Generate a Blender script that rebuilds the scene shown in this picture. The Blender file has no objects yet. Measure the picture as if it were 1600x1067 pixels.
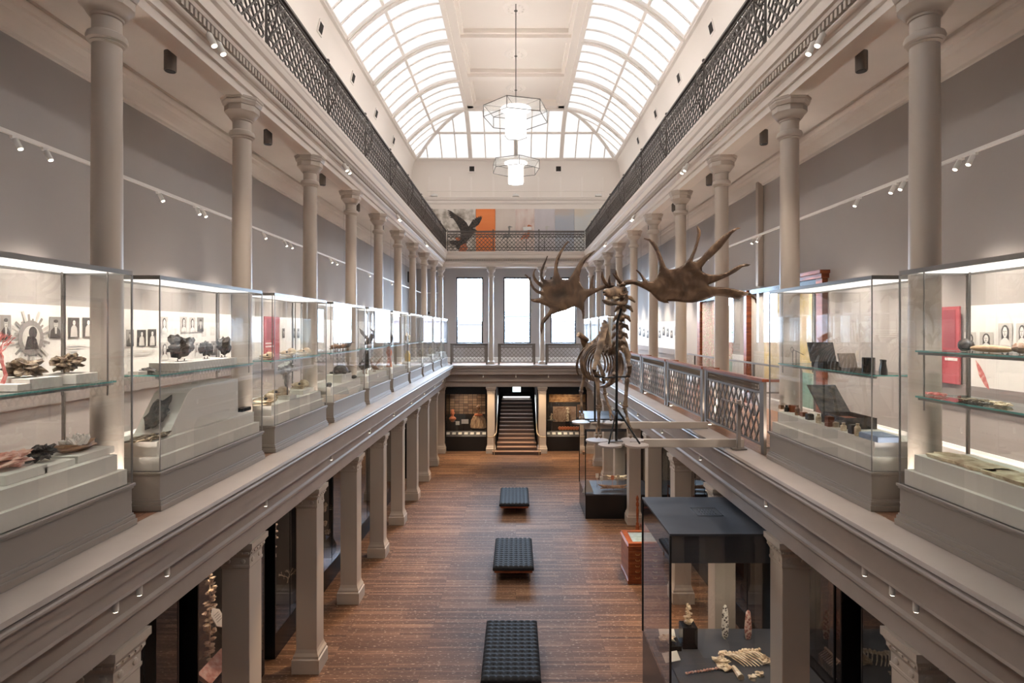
import bpy, math, random
from mathutils import Vector, Matrix, noise
from mathutils.geometry import delaunay_2d_cdt
PI = math.pi
sc = bpy.context.scene
col = sc.collection
CZ = 6.12                      # eye height above the ground floor
F = 900.0                      # focal length in pixels of the 1600 frame
# ---------------------------------------------------------------- camera
cam = bpy.data.cameras.new('camera'); camo = bpy.data.objects.new('camera', cam); col.objects.link(camo)
cam.sensor_width = 36; cam.lens = F/1600*36; cam.shift_x = -6/1600; cam.shift_y = -18.5/1600
cam.clip_end = 400
camo.location = (0, 0, CZ); camo.rotation_euler = (PI/2, 0, 0)
sc.camera = camo
# ---------------------------------------------------------------- world, exposure
w = bpy.data.worlds.new('daylight'); sc.world = w; w.use_nodes = True
wn = w.node_tree; bg = wn.nodes['Background']
bg.inputs[0].default_value = (0.58, 0.77, 1.0, 1); bg.inputs[1].default_value = 34.0
sc.view_settings.view_transform = 'Standard'; sc.view_settings.look = 'None'
sc.view_settings.gamma = 1; sc.view_settings.exposure = 1.13
sc.cycles.transparent_max_bounces = 48
sc.cycles.max_bounces = 9; sc.cycles.diffuse_bounces = 4; sc.cycles.glossy_bounces = 4
sc.cycles.caustics_reflective = False; sc.cycles.caustics_refractive = False
sc.cycles.sample_clamp_indirect = 6
CORN = 260.0                   # watts of one spot on the upper cornice
FILL = 300.0                   # watts of one unseen fill spot added to brighten the roof
SKY = 0.49                      # light of the diffusing roof glass
WASH = 190.0                    # watts of one track spot on the gallery walls
UPL = 52.0                    # watts of one floor uplight at a gallery column
DOWN = 240.0                    # watts of one spot over the ground floor
CASE = 24.0                    # watts of one small spot in a showcase lid
LID = 0.9                      # light of a showcase lid
def lamp(name, kind, loc, power, color=(1, .86, .7), parent=None, target=None, size=.05, spot=100, blend=.8, sx=None, sy=None):
    l = bpy.data.lights.new(name, kind); l.energy = power; l.color = color
    if kind == 'SPOT': l.spot_size = math.radians(spot); l.spot_blend = blend; l.shadow_soft_size = size
    elif kind == 'POINT': l.shadow_soft_size = size
    elif kind == 'AREA':
        l.size = size
        if sx: l.shape = 'RECTANGLE'; l.size = sx; l.size_y = sy
    o = bpy.data.objects.new(name, l); col.objects.link(o); o.location = loc
    if target is not None:
        o.rotation_euler = (Vector(target)-Vector(loc)).to_track_quat('-Z', 'Y').to_euler()
    if parent: o.parent = parent
    return o
for _a, _b in ((-3.16, -1.74), (-.65, .79), (1.83, 3.2)):
    _p = lamp('window_portal', 'AREA', ((_a+_b)/2, 30.8, 7.14), 1, target=((_a+_b)/2, 0, 7.14), sx=_b-_a, sy=3.5); _p.data.cycles.is_portal = True
# ---------------------------------------------------------------- helpers
def pt(x, y, Y): return Vector(((x-806)/F*Y, Y, CZ-(y-515)/F*Y))
def atX(px, py, X):
    Y = abs(X*F/(px-806)); return Vector((X, Y, CZ-(py-515)/F*Y))
def YX(px, X): return abs(X*F/(px-806))
class MB:
    def __init__(s): s.v = []; s.f = []; s.m = []; s.mi = 0
    def add(s, vs, fs):
        b = len(s.v); s.v += [tuple(a) for a in vs]
        for f in fs: s.f.append(tuple(b+i for i in f)); s.m.append(s.mi)
        return s
    def box(s, x0, x1, y0, y1, z0, z1):
        if x0 > x1: x0, x1 = x1, x0
        if y0 > y1: y0, y1 = y1, y0
        vs = [(x0,y0,z0),(x1,y0,z0),(x1,y1,z0),(x0,y1,z0),(x0,y0,z1),(x1,y0,z1),(x1,y1,z1),(x0,y1,z1)]
        return s.add(vs, [(3,2,1,0),(4,5,6,7),(0,1,5,4),(1,2,6,5),(2,3,7,6),(3,0,4,7)])
    def frus(s, c, w0, d0, w1, d1, z0, z1):
        x, y = c
        vs = [(x-w0,y-d0,z0),(x+w0,y-d0,z0),(x+w0,y+d0,z0),(x-w0,y+d0,z0),(x-w1,y-d1,z1),(x+w1,y-d1,z1),(x+w1,y+d1,z1),(x-w1,y+d1,z1)]
        return s.add(vs, [(3,2,1,0),(4,5,6,7),(0,1,5,4),(1,2,6,5),(2,3,7,6),(3,0,4,7)])
    def tube(s, ps, r, n=8, cap=True):
        ps = [Vector(p) for p in ps]; k = len(ps)
        rs = r if isinstance(r, (list, tuple)) else [r]*k
        up = None; vs = []
        for i, p in enumerate(ps):
            t = (ps[min(i+1, k-1)]-ps[max(i-1, 0)])
            t = t.normalized() if t.length > 1e-9 else Vector((0, 0, 1))
            if up is None:
                up = Vector((0, 0, 1)) if abs(t.z) < .9 else Vector((1, 0, 0))
            u = up-t*up.dot(t)
            if u.length < 1e-6: u = t.orthogonal()
            u.normalize(); up = u; q = t.cross(u)
            for j in range(n):
                a = 2*PI*j/n; vs.append(p+(u*math.cos(a)+q*math.sin(a))*rs[i])
        fs = [(i*n+j, i*n+(j+1) % n, (i+1)*n+(j+1) % n, (i+1)*n+j) for i in range(k-1) for j in range(n)]
        if cap: fs += [tuple(range(n))[::-1], tuple((k-1)*n+j for j in range(n))]
        return s.add(vs, fs)
    def lathe(s, prof, c=(0, 0, 0), n=24, ph=0, M=None):
        vs = []; k = len(prof)
        for r, z in prof:
            for j in range(n):
                a = 2*PI*j/n+ph; v = Vector((r*math.cos(a), r*math.sin(a), z))
                if M: v = M @ v
                vs.append(v+Vector(c))
        fs = [(i*n+j, i*n+(j+1) % n, (i+1)*n+(j+1) % n, (i+1)*n+j) for i in range(k-1) for j in range(n)]
        fs += [tuple(range(n))[::-1], tuple((k-1)*n+j for j in range(n))]
        return s.add(vs, fs)
    def blob(s, c, r, seed=0, amp=.2, fr=1.5, nu=16, nv=10, M=None):
        r = r if isinstance(r, (tuple, list)) else (r, r, r)
        vs = []; off = Vector((seed*3.7, seed*1.3, seed*7.1))
        for i in range(nv+1):
            th = PI*i/nv
            for j in range(nu):
                a = 2*PI*j/nu
                d = Vector((math.sin(th)*math.cos(a), math.sin(th)*math.sin(a), math.cos(th)))
                k = 1+amp*noise.noise(d*fr+off)*2+amp*.5*noise.noise(d*fr*3+off)*2
                v = Vector((d.x*r[0]*k, d.y*r[1]*k, d.z*r[2]*k))
                if M: v = M @ v
                vs.append(v+Vector(c))
        fs = [(i*nu+j, i*nu+(j+1) % nu, (i+1)*nu+(j+1) % nu, (i+1)*nu+j)[::-1] for i in range(nv) for j in range(nu)]
        return s.add(vs, fs)
    def prism(s, poly, a, b, ax='y'):
        n = len(poly)
        if ax == 'y': vs = [(p[0], a, p[1]) for p in poly]+[(p[0], b, p[1]) for p in poly]
        elif ax == 'x': vs = [(a, p[0], p[1]) for p in poly]+[(b, p[0], p[1]) for p in poly]
        else: vs = [(p[0], p[1], a) for p in poly]+[(p[0], p[1], b) for p in poly]
        return s.add(vs, [tuple(range(n))[::-1], tuple(range(n, 2*n))]+[(i, (i+1) % n, n+(i+1) % n, n+i) for i in range(n)])
    def quad(s, a, b, c, d): return s.add([a, b, c, d], [(0, 1, 2, 3)])
    def build(s, name, mat, parent=None, loc=(0, 0, 0), smooth=False, bevel=0, rel=None):
        me = bpy.data.meshes.new(name)
        vs = s.v
        if rel is not None: vs = [(a[0]-rel[0], a[1]-rel[1], a[2]-rel[2]) for a in vs]; 
        me.from_pydata(vs, [], s.f)
        for m in (mat if isinstance(mat, (list, tuple)) else [mat]): me.materials.append(m)
        me.polygons.foreach_set('material_index', s.m)
        me.validate(); 
        import bmesh
        bm = bmesh.new(); bm.from_mesh(me); bmesh.ops.recalc_face_normals(bm, faces=bm.faces); bm.to_mesh(me); bm.free()
        if smooth:
            me.polygons.foreach_set('use_smooth', [True]*len(me.polygons))
            try: me.set_sharp_from_angle(angle=math.radians(40))
            except Exception: pass
        me.update()
        o = bpy.data.objects.new(name, me); col.objects.link(o)
        o.location = rel if rel is not None and parent is None else loc
        if parent: o.parent = parent
        if bevel:
            b = o.modifiers.new('bevel', 'BEVEL'); b.width = bevel; b.segments = 2; b.limit_method = 'ANGLE'
        return o
def tag(o, label=None, cat=None, group=None, kind=None):
    if label: o['label'] = label
    if cat: o['category'] = cat
    if group: o['group'] = group
    if kind: o['kind'] = kind
    return o
def thing(name, label, cat, loc=(0, 0, 0), group=None, rz=0):
    o = bpy.data.objects.new(name, None); col.objects.link(o); o.location = loc; o.rotation_euler = (0, 0, rz)
    o.empty_display_size = .1
    return tag(o, label, cat, group)
def copy_tree(o, parent=None, loc=None, label=None, sx=None):
    c = o.copy(); col.objects.link(c)
    if parent: c.parent = parent
    if loc is not None: c.location = loc
    if label: c['label'] = label
    if sx is not None: c.scale = (sx, 1, 1)
    for ch in list(o.children): copy_tree(ch, c)
    return c
def struct(name, mb, mat, smooth=False, bevel=0):
    return tag(mb.build(name, mat, smooth=smooth, bevel=bevel), kind='structure')
ORD = ['nearest', 'second', 'third', 'fourth', 'fifth', 'sixth', 'seventh', 'eighth', 'ninth', 'tenth', 'eleventh', 'twelfth', 'thirteenth']
# ---------------------------------------------------------------- materials
def mat(name, c, rough=.6, metal=0, spec=.4, emit=None, es=0, bump=0, bscale=20, var=0, vscale=3, coat=0):
    m = bpy.data.materials.new(name); m.use_nodes = True; nt = m.node_tree; b = nt.nodes['Principled BSDF']
    b.inputs['Base Color'].default_value = (*c, 1); b.inputs['Roughness'].default_value = rough
    b.inputs['Metallic'].default_value = metal; b.inputs['Specular IOR Level'].default_value = spec
    b.inputs['Coat Weight'].default_value = coat
    if emit: b.inputs['Emission Color'].default_value = (*emit, 1); b.inputs['Emission Strength'].default_value = es
    if var or bump:
        tc = nt.nodes.new('ShaderNodeTexCoord'); n = nt.nodes.new('ShaderNodeTexNoise'); n.inputs['Scale'].default_value = vscale
        n.inputs['Detail'].default_value = 6; nt.links.new(tc.outputs['Object'], n.inputs['Vector'])
        if var:
            r = nt.nodes.new('ShaderNodeValToRGB'); nt.links.new(n.outputs[0], r.inputs[0])
            r.color_ramp.elements[0].position = .3; r.color_ramp.elements[1].position = .7
            r.color_ramp.elements[0].color = (*[max(0, k*(1-var)) for k in c], 1); r.color_ramp.elements[1].color = (*[min(1, k*(1+var)) for k in c], 1)
            nt.links.new(r.outputs[0], b.inputs['Base Color'])
        if bump:
            n2 = nt.nodes.new('ShaderNodeTexNoise'); n2.inputs['Scale'].default_value = bscale; n2.inputs['Detail'].default_value = 5
            nt.links.new(tc.outputs['Object'], n2.inputs['Vector'])
            bp = nt.nodes.new('ShaderNodeBump'); bp.inputs['Strength'].default_value = bump; bp.inputs['Distance'].default_value = .02
            nt.links.new(n2.outputs[0], bp.inputs['Height']); nt.links.new(bp.outputs[0], b.inputs['Normal'])
    return m
def ramp_mat(name, cols, scale=5, rough=.6, tex='noise', bump=0, dist=0, metal=0, stretch=(1, 1, 1)):
    m = bpy.data.materials.new(name); m.use_nodes = True; nt = m.node_tree; b = nt.nodes['Principled BSDF']
    b.inputs['Roughness'].default_value = rough; b.inputs['Metallic'].default_value = metal
    tc = nt.nodes.new('ShaderNodeTexCoord'); mp = nt.nodes.new('ShaderNodeMapping'); mp.inputs['Scale'].default_value = stretch
    nt.links.new(tc.outputs['Object'], mp.inputs[0])
    if tex == 'noise':
        n = nt.nodes.new('ShaderNodeTexNoise'); n.inputs['Scale'].default_value = scale; n.inputs['Detail'].default_value = 7; n.inputs['Distortion'].default_value = dist
    else:
        n = nt.nodes.new('ShaderNodeTexVoronoi'); n.inputs['Scale'].default_value = scale
    nt.links.new(mp.outputs[0], n.inputs['Vector'])
    r = nt.nodes.new('ShaderNodeValToRGB'); nt.links.new(n.outputs[0], r.inputs[0])
    e = r.color_ramp.elements; k = len(cols)
    lo, hi = (.3, .7) if tex == 'noise' else (0, .8)
    for i, c in enumerate(cols):
        p = lo+(hi-lo)*i/(k-1)
        if i < 2: el = e[i]; el.position = p
        else: el = e.new(p)
        el.color = (*c, 1)
    nt.links.new(r.outputs[0], b.inputs['Base Color'])
    if bump:
        bp = nt.nodes.new('ShaderNodeBump'); bp.inputs['Strength'].default_value = bump; bp.inputs['Distance'].default_value = .02
        nt.links.new(n.outputs[0], bp.inputs['Height']); nt.links.new(bp.outputs[0], b.inputs['Normal'])
    return m
def emis(name, c, s):
    m = bpy.data.materials.new(name); m.use_nodes = True; nt = m.node_tree; nt.nodes.clear()
    o = nt.nodes.new('ShaderNodeOutputMaterial'); e = nt.nodes.new('ShaderNodeEmission')
    e.inputs[0].default_value = (*c, 1); e.inputs[1].default_value = s; nt.links.new(e.outputs[0], o.inputs[0]); return m
def glass(name, tint=(.988, .994, .991), ior=1.5, double=True):
    m = bpy.data.materials.new(name); m.use_nodes = True; nt = m.node_tree; nt.nodes.clear(); L = nt.links.new
    o = nt.nodes.new('ShaderNodeOutputMaterial'); mx = nt.nodes.new('ShaderNodeMixShader')
    t = nt.nodes.new('ShaderNodeBsdfTransparent'); t.inputs[0].default_value = (*tint, 1)
    g = nt.nodes.new('ShaderNodeBsdfGlossy'); g.inputs['Roughness'].default_value = 0.0
    geo = nt.nodes.new('ShaderNodeNewGeometry'); mr = nt.nodes.new('ShaderNodeMapRange')
    mr.inputs['To Min'].default_value = ior; mr.inputs['To Max'].default_value = 1/ior
    L(geo.outputs['Backfacing'], mr.inputs['Value'])
    fr = nt.nodes.new('ShaderNodeFresnel'); L(mr.outputs[0], fr.inputs['IOR'])
    a = nt.nodes.new('ShaderNodeMath'); a.operation = 'ADD'; a.inputs[1].default_value = 1; L(fr.outputs[0], a.inputs[0])
    d = nt.nodes.new('ShaderNodeMath'); d.operation = 'DIVIDE'; L(fr.outputs[0], d.inputs[0]); L(a.outputs[0], d.inputs[1])
    k = nt.nodes.new('ShaderNodeMath'); k.operation = 'MULTIPLY'; k.inputs[1].default_value = 2 if double else 1; L(d.outputs[0], k.inputs[0])
    L(k.outputs[0], mx.inputs[0]); L(t.outputs[0], mx.inputs[1]); L(g.outputs[0], mx.inputs[2]); L(mx.outputs[0], o.inputs[0])
    return m
def plank_mat(name, c0, c1, c2, lx=2.6, wy=.085, rough=.35, rot=0, spec=.5):
    m = bpy.data.materials.new(name); m.use_nodes = True; nt = m.node_tree; b = nt.nodes['Principled BSDF']; L = nt.links.new
    tc = nt.nodes.new('ShaderNodeTexCoord'); mp = nt.nodes.new('ShaderNodeMapping'); mp.inputs['Rotation'].default_value = (0, 0, rot)
    L(tc.outputs['Object'], mp.inputs[0])
    br = nt.nodes.new('ShaderNodeTexBrick'); br.inputs['Scale'].default_value = 1; br.inputs['Brick Width'].default_value = lx
    br.inputs['Row Height'].default_value = wy; br.inputs['Mortar Size'].default_value = .003; br.offset = .37; br.offset_frequency = 3
    br.inputs['Color1'].default_value = (0, 0, 0, 1); br.inputs['Color2'].default_value = (1, 1, 1, 1); br.inputs['Mortar'].default_value = (.4, .4, .4, 1)
    L(mp.outputs[0], br.inputs['Vector'])
    st = nt.nodes.new('ShaderNodeMapping'); st.inputs['Scale'].default_value = (1.2, 14, 1); L(mp.outputs[0], st.inputs[0])
    n = nt.nodes.new('ShaderNodeTexNoise'); n.inputs['Scale'].default_value = 2.2; n.inputs['Detail'].default_value = 8; n.inputs['Roughness'].default_value = .65; L(st.outputs[0], n.inputs['Vector'])
    n2 = nt.nodes.new('ShaderNodeTexNoise'); n2.inputs['Scale'].default_value = .7; n2.inputs['Detail'].default_value = 3; L(mp.outputs[0], n2.inputs['Vector'])
    mx = nt.nodes.new('ShaderNodeMix'); mx.data_type = 'FLOAT'; mx.inputs[0].default_value = .42
    L(n.outputs[0], mx.inputs[2]); L(br.outputs[0], mx.inputs[3])
    m2 = nt.nodes.new('ShaderNodeMix'); m2.data_type = 'FLOAT'; m2.inputs[0].default_value = .3
    L(mx.outputs[0], m2.inputs[2]); L(n2.outputs[0], m2.inputs[3])
    r = nt.nodes.new('ShaderNodeValToRGB'); e = r.color_ramp.elements
    e[0].position = .22; e[0].color = (*c0, 1); e[1].position = .75; e[1].color = (*c2, 1); x = e.new(.5); x.color = (*c1, 1)
    L(m2.outputs[0], r.inputs[0])
    mm = nt.nodes.new('ShaderNodeMix'); mm.data_type = 'RGBA'; mm.blend_type = 'MULTIPLY'; mm.inputs[0].default_value = 1
    mr = nt.nodes.new('ShaderNodeMapRange'); mr.inputs['To Min'].default_value = 1; mr.inputs['To Max'].default_value = .45; L(br.outputs['Fac'], mr.inputs['Value'])
    L(r.outputs[0], mm.inputs[6]); L(mr.outputs[0], mm.inputs[7])
    # pale worn flecks
    n3 = nt.nodes.new('ShaderNodeTexNoise'); n3.inputs['Scale'].default_value = 13; n3.inputs['Detail'].default_value = 4
    s3 = nt.nodes.new('ShaderNodeMapping'); s3.inputs['Scale'].default_value = (1, 3, 1); L(mp.outputs[0], s3.inputs[0]); L(s3.outputs[0], n3.inputs['Vector'])
    q = nt.nodes.new('ShaderNodeMapRange'); q.inputs['From Min'].default_value = .61; q.inputs['From Max'].default_value = .68; q.inputs['To Max'].default_value = .6
    L(n3.outputs[0], q.inputs['Value'])
    m4 = nt.nodes.new('ShaderNodeMix'); m4.data_type = 'RGBA'; L(q.outputs[0], m4.inputs[0]); L(mm.outputs[2], m4.inputs[6]); m4.inputs[7].default_value = (.5, .38, .26, 1)
    L(m4.outputs[2], b.inputs['Base Color'])
    b.inputs['Roughness'].default_value = rough; b.inputs['Specular IOR Level'].default_value = spec
    bp = nt.nodes.new('ShaderNodeBump'); bp.inputs['Strength'].default_value = .25; bp.inputs['Distance'].default_value = .004
    L(m2.outputs[0], bp.inputs['Height']); L(bp.outputs[0], b.inputs['Normal'])
    return m
M = {}
M['taupe'] = mat('taupe_paint', (.46, .395, .335), .42, spec=.45)
M['ledge'] = mat('ledge_paint', (.33, .28, .25), .4, var=.07, vscale=2)
M['casebase'] = mat('case_base_paint', (.23, .195, .17), .45)
M['ceil'] = mat('plaster_ceiling', (.62, .57, .525), .8, var=.05, vscale=1.2)
M['wallg'] = mat('gallery_wall_grey', (.385, .36, .345), .85, var=.03, vscale=1)
M['cream'] = mat('cream_plaster', (.84, .775, .715), .7)
M['cornice'] = mat('cornice_paint', (.66, .585, .52), .38, spec=.5)
M['creamb'] = mat('cream_moulding', (.86, .80, .745), .6)
M['board'] = mat('white_board', (.80, .79, .76), .55)
M['greyband'] = mat('shadow_band_grey', (.25, .22, .21), .6)  # shadow under the exhibition boards, put into a grey colour
M['floor'] = plank_mat('floorboards', (.034, .017, .010), (.108, .054, .031), (.25, .14, .082), lx=1.7, wy=.07, rough=.62, spec=.22)
M['mfloor'] = plank_mat('gallery_boards', (.13, .06, .035), (.22, .11, .068), (.32, .17, .105), rot=PI/2, rough=.45)
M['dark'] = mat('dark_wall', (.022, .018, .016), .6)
M['black'] = mat('black_lacquer', (.012, .012, .013), .25)
M['blacktop'] = mat('black_top', (.04, .042, .05), .45, var=.2, vscale=2)
M['timber'] = ramp_mat('dark_timber', [(.012, .006, .004), (.03, .014, .009), (.055, .026, .016)], 3, .5, stretch=(1, 1, 9))
M['mahog'] = ramp_mat('mahogany', [(.12, .025, .01), (.24, .06, .02), (.33, .1, .035)], 3, .3, stretch=(1, 1, 5))
M['iron'] = mat('dark_iron', (.10, .088, .08), .42, metal=.3)
M['rail'] = mat('rail_metal', (.155, .13, .11), .45, metal=.3)
M['steel'] = mat('steel_trim', (.26, .245, .23), .35, metal=.8)
M['chrome'] = mat('chrome', (.55, .52, .5), .2, metal=1)
M['white'] = mat('white_metal', (.78, .76, .73), .4)
M['dkhole'] = mat('dark_opening', (.02, .015, .012), .7)
M['glass'] = glass('case_glass')
M['tglass'] = glass('tinted_glass', (.80, .72, .70))
M['wglass'] = glass('window_glass', (.97, .98, .99))
M['shelf'] = glass('shelf_glass', (.86, .94, .92))
M['edge'] = mat('glass_edge', (.12, .36, .33), .15, spec=.8)
M['skylight'] = emis('roof_glass', (1.0, .97, .955), SKY)
M['lid'] = emis('lit_lid', (1.0, .93, .84), LID)
M['drum'] = emis('lamp_drum', (1.0, .97, .92), 1.1)
M['bulb'] = emis('lamp_lens', (1.0, .88, .7), 6)
M['sign'] = emis('lit_sign', (.75, 1.0, .97), 1.6)
M['signg'] = emis('sign_green', (.25, .75, .5), 1.0)
M['strip'] = emis('light_strip', (1, .97, .93), 2.2)
M['deck'] = mat('display_block', (.66, .62, .565), .6)
M['leather'] = mat('black_leather', (.011, .0105, .012), .6, spec=.16)
M['antler'] = ramp_mat('antler_bone', [(.035, .019, .011), (.10, .055, .03), (.19, .112, .062)], 4, .5, bump=.5, dist=1)
M['bone'] = ramp_mat('old_bone', [(.045, .029, .018), (.15, .095, .058), (.34, .23, .145)], 7, .5, bump=.4)
M['cbone'] = ramp_mat('cream_bone', [(.32, .2, .11), (.62, .49, .33), (.8, .7, .53)], 12, .55, bump=.3)
M['rock'] = ramp_mat('dark_rock', [(.006, .005, .005), (.022, .017, .014), (.08, .06, .045)], 18, .5, bump=.8)
M['brock'] = ramp_mat('brown_rock', [(.035, .02, .012), (.13, .085, .05), (.38, .3, .2)], 22, .6, bump=.8)
M['pink'] = ramp_mat('pink_mineral', [(.42, .16, .12), (.62, .33, .26), (.75, .55, .45)], 12, .5, bump=.5)
M['crystal'] = mat('white_crystal', (.85, .82, .76), .2, var=.08, vscale=14)
M['feath'] = ramp_mat('dark_feathers', [(.01, .01, .012), (.045, .035, .03), (.1, .07, .05)], 16, .6, bump=.5)
M['orange'] = mat('terracotta', (.62, .19, .08), .5, var=.12, vscale=9)
M['red'] = mat('deep_red_print', (.40, .06, .075), .6)
M['coral'] = ramp_mat('red_coral', [(.45, .06, .06), (.6, .18, .16), (.75, .5, .45)], 20, .6)
M['brown'] = ramp_mat('carved_wood', [(.1, .045, .02), (.24, .12, .06), (.36, .2, .1)], 8, .45)
M['ink'] = mat('print_dark', (.045, .04, .04), .6)
M['inkm'] = mat('print_mid', (.26, .25, .24), .6)
M['inkl'] = mat('print_light', (.56, .54, .51), .6)
M['blue'] = mat('blue_panel', (.12, .22, .5), .4, var=.3, vscale=5)
M['card'] = mat('label_card', (.72, .70, .63), .5)
M['teal'] = emis('teal_screen', (.1, .5, .5), .8)
M['brass'] = mat('brass', (.6, .4, .16), .3, metal=1)
M['brassrail'] = mat('bronze_rail', (.5, .4, .28), .3, metal=.9)
M['paint'] = ramp_mat('painted_pattern', [(.02, .015, .015), (.06, .04, .035), (.75, .7, .62), (.8, .75, .68)], 26, .5, tex='vor')
M['paintp'] = ramp_mat('pink_pattern', [(.05, .02, .02), (.5, .22, .18), (.75, .6, .5)], 26, .5, tex='vor')
# ================================================================ SETTING
Y0 = -3.0; C0 = 24.95          # rear of the hall; a section at distance d from the axis turns the far corner at Y = C0 + d
def U(mb, prof, closed=True, y0=Y0):
    vs = []
    for d, z in prof: vs += [(-d, y0, z), (-d, C0+d, z), (d, C0+d, z), (d, y0, z)]
    n = len(prof); fs = []
    for i in range(n if closed else n-1):
        j = (i+1) % n
        for k in range(3): fs.append((i*4+k, i*4+k+1, j*4+k+1, j*4+k))
    if closed: fs += [tuple(i*4 for i in range(n)), tuple(i*4+3 for i in range(n))[::-1]]
    mb.add(vs, fs); return mb
def arc(c, r0, r1, a0, a1, n=6):
    return [(c[0]+r0*math.cos(a0+(a1-a0)*i/n), c[1]+r1*math.sin(a0+(a1-a0)*i/n)) for i in range(n+1)]
# ground floor
struct('floor', MB().box(-6.2, 6.2, -3.2, 36, -.12, 0), M['floor'])
for s, nm in ((-1, 'left'), (1, 'right')):
    struct('wall_lower_'+nm, MB().box(s*5.62, s*5.9, -3.2, 36, 0, 4.2), M['timber'])
    struct('wall_'+nm, MB().box(s*5.55, s*5.9, -3.2, 30.7, 4.2, 9.98), M['wallg'])
struct('wall_rear', MB().box(-5.9, 5.9, -3.4, -3.2, 0, 17), M['cream'])
# end wall with the stair opening below and three windows above
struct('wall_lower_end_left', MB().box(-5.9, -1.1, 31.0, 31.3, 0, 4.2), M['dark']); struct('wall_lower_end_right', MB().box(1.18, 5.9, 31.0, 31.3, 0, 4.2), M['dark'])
WIN = [(-3.16, -1.74), (-.65, .79), (1.83, 3.2)]; WZ = (5.38, 8.9)
e = MB(); xs = [-5.9]+[v for w_ in WIN for v in w_]+[5.9]
for i in range(0, len(xs), 2): e.box(xs[i], xs[i+1], 30.5, 30.9, 4.2, 9.98)
for a, b in WIN: e.box(a, b, 30.5, 30.9, 4.2, WZ[0]).box(a, b, 30.5, 30.9, WZ[1], 9.98)
struct('wall_end', e, M['wallg'])
for i, (a, b) in enumerate(WIN):
    t = tag(thing('window_%d' % (i+1), None, None, ((a+b)/2, 30.62, WZ[0])), kind='structure')
    h = WZ[1]-WZ[0]; w2 = (b-a)/2
    f = MB().box(-w2, -w2+.07, -.05, .08, 0, h).box(w2-.07, w2, -.05, .08, 0, h).box(-w2+.07, w2-.07, -.05, .08, h-.07, h).box(-w2+.07, w2-.07, -.05, .08, 0, .07)
    f.build('window_frame', M['black'], t)
    MB().quad((-w2+.06, .03, .06), (w2-.06, .03, .06), (w2-.06, .03, h-.06), (-w2+.06, .03, h-.06)).build('window_pane', M['wglass'], t)
# gallery slab, ledge and lower entablature (U shaped, mitred at the far corners)
struct('floor_gallery', U(MB(), [(3.36, 4.395), (5.6, 4.395), (5.6, 4.1), (3.36, 4.1)]), M['mfloor'])
low = [(3.38, 4.40), (3.04, 4.385), (3.03, 4.35), (3.085, 4.345), (3.085, 4.325)]+arc((3.08, 4.295), .045, .03, PI*.6, PI*1.5, 6)+[(3.115, 4.26), (3.115, 4.185), (3.15, 4.175), (3.15, 4.085), (3.19, 4.07), (3.19, 3.965),
       (3.185, 3.94), (3.40, 3.93), (3.41, 3.88), (3.45, 3.86), (3.46, 3.62), (3.43, 3.595), (3.43, 3.565), (3.47, 3.55), (3.50, 3.50), (3.52, 3.49), (3.52, 3.30), (3.54, 3.29), (3.97, 3.29), (3.97, 4.0), (3.5, 4.1)]
struct('trim_1', U(MB(), low), M['ledge'])
dl = MB()
for s in (-1, 1):
    y = 0.0
    while y < 28.3:
        dl.box(s*3.385, s*3.45, y, y+.055, 3.865, 3.925); y += .11
x = -3.3
while x < 3.3: dl.box(x, x+.055, C0+3.385, C0+3.45, 3.865, 3.925); x += .11
struct('trim_2', dl, M['ledge'])
struct('ceiling_under_gallery', U(MB(), [(3.9, 3.98), (5.7, 3.98), (5.7, 4.08), (3.9, 4.08)]), M['dark'])
# gallery ceiling, beam and upper entablature
struct('ceiling_gallery', U(MB(), [(3.8, 9.58), (5.6, 9.58), (5.6, 9.8), (3.8, 9.8)]), M['ceil'])
up = [(3.62, 9.23), (3.62, 9.33), (3.585, 9.34), (3.585, 9.43), (3.56, 9.45)]+arc((3.56, 9.50), .06, .05, PI*1.5, PI, 4)+[(3.55, 9.505), (3.55, 9.60), (3.47, 9.61), (3.455, 9.65), (3.42, 9.66), (3.42, 9.80), (3.385, 9.83), (3.37, 9.90), (3.355, 9.92), (3.355, 9.97), (3.6, 9.98), (3.88, 9.98), (3.88, 9.40), (3.86, 9.23)]
struct('trim_3', U(MB(), up), M['cornice'])
dl = MB()
for s in (-1, 1):
    y = 2.5
    while y < 28.4:
        dl.box(s*3.475, s*3.55, y, y+.045, 9.515, 9.60); y += .085
x = -3.45
while x < 3.45: dl.box(x, x+.045, C0+3.475, C0+3.55, 9.515, 9.60); x += .085
struct('trim_4', dl, M['taupe'])
# cornice between gallery wall and ceiling, and baseboard
struct('trim_5', U(MB(), [(5.56, 9.34), (5.51, 9.345), (5.50, 9.38), (5.46, 9.40), (5.38, 9.47), (5.34, 9.50), (5.25, 9.52), (5.23, 9.545), (5.10, 9.55), (5.08, 9.585), (5.56, 9.585)]), M['ceil'])
struct('baseboard_gallery', U(MB(), [(5.56, 4.39), (5.50, 4.39), (5.50, 4.62), (5.52, 4.64), (5.53, 4.67), (5.56, 4.67)]), M['board'])
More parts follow.
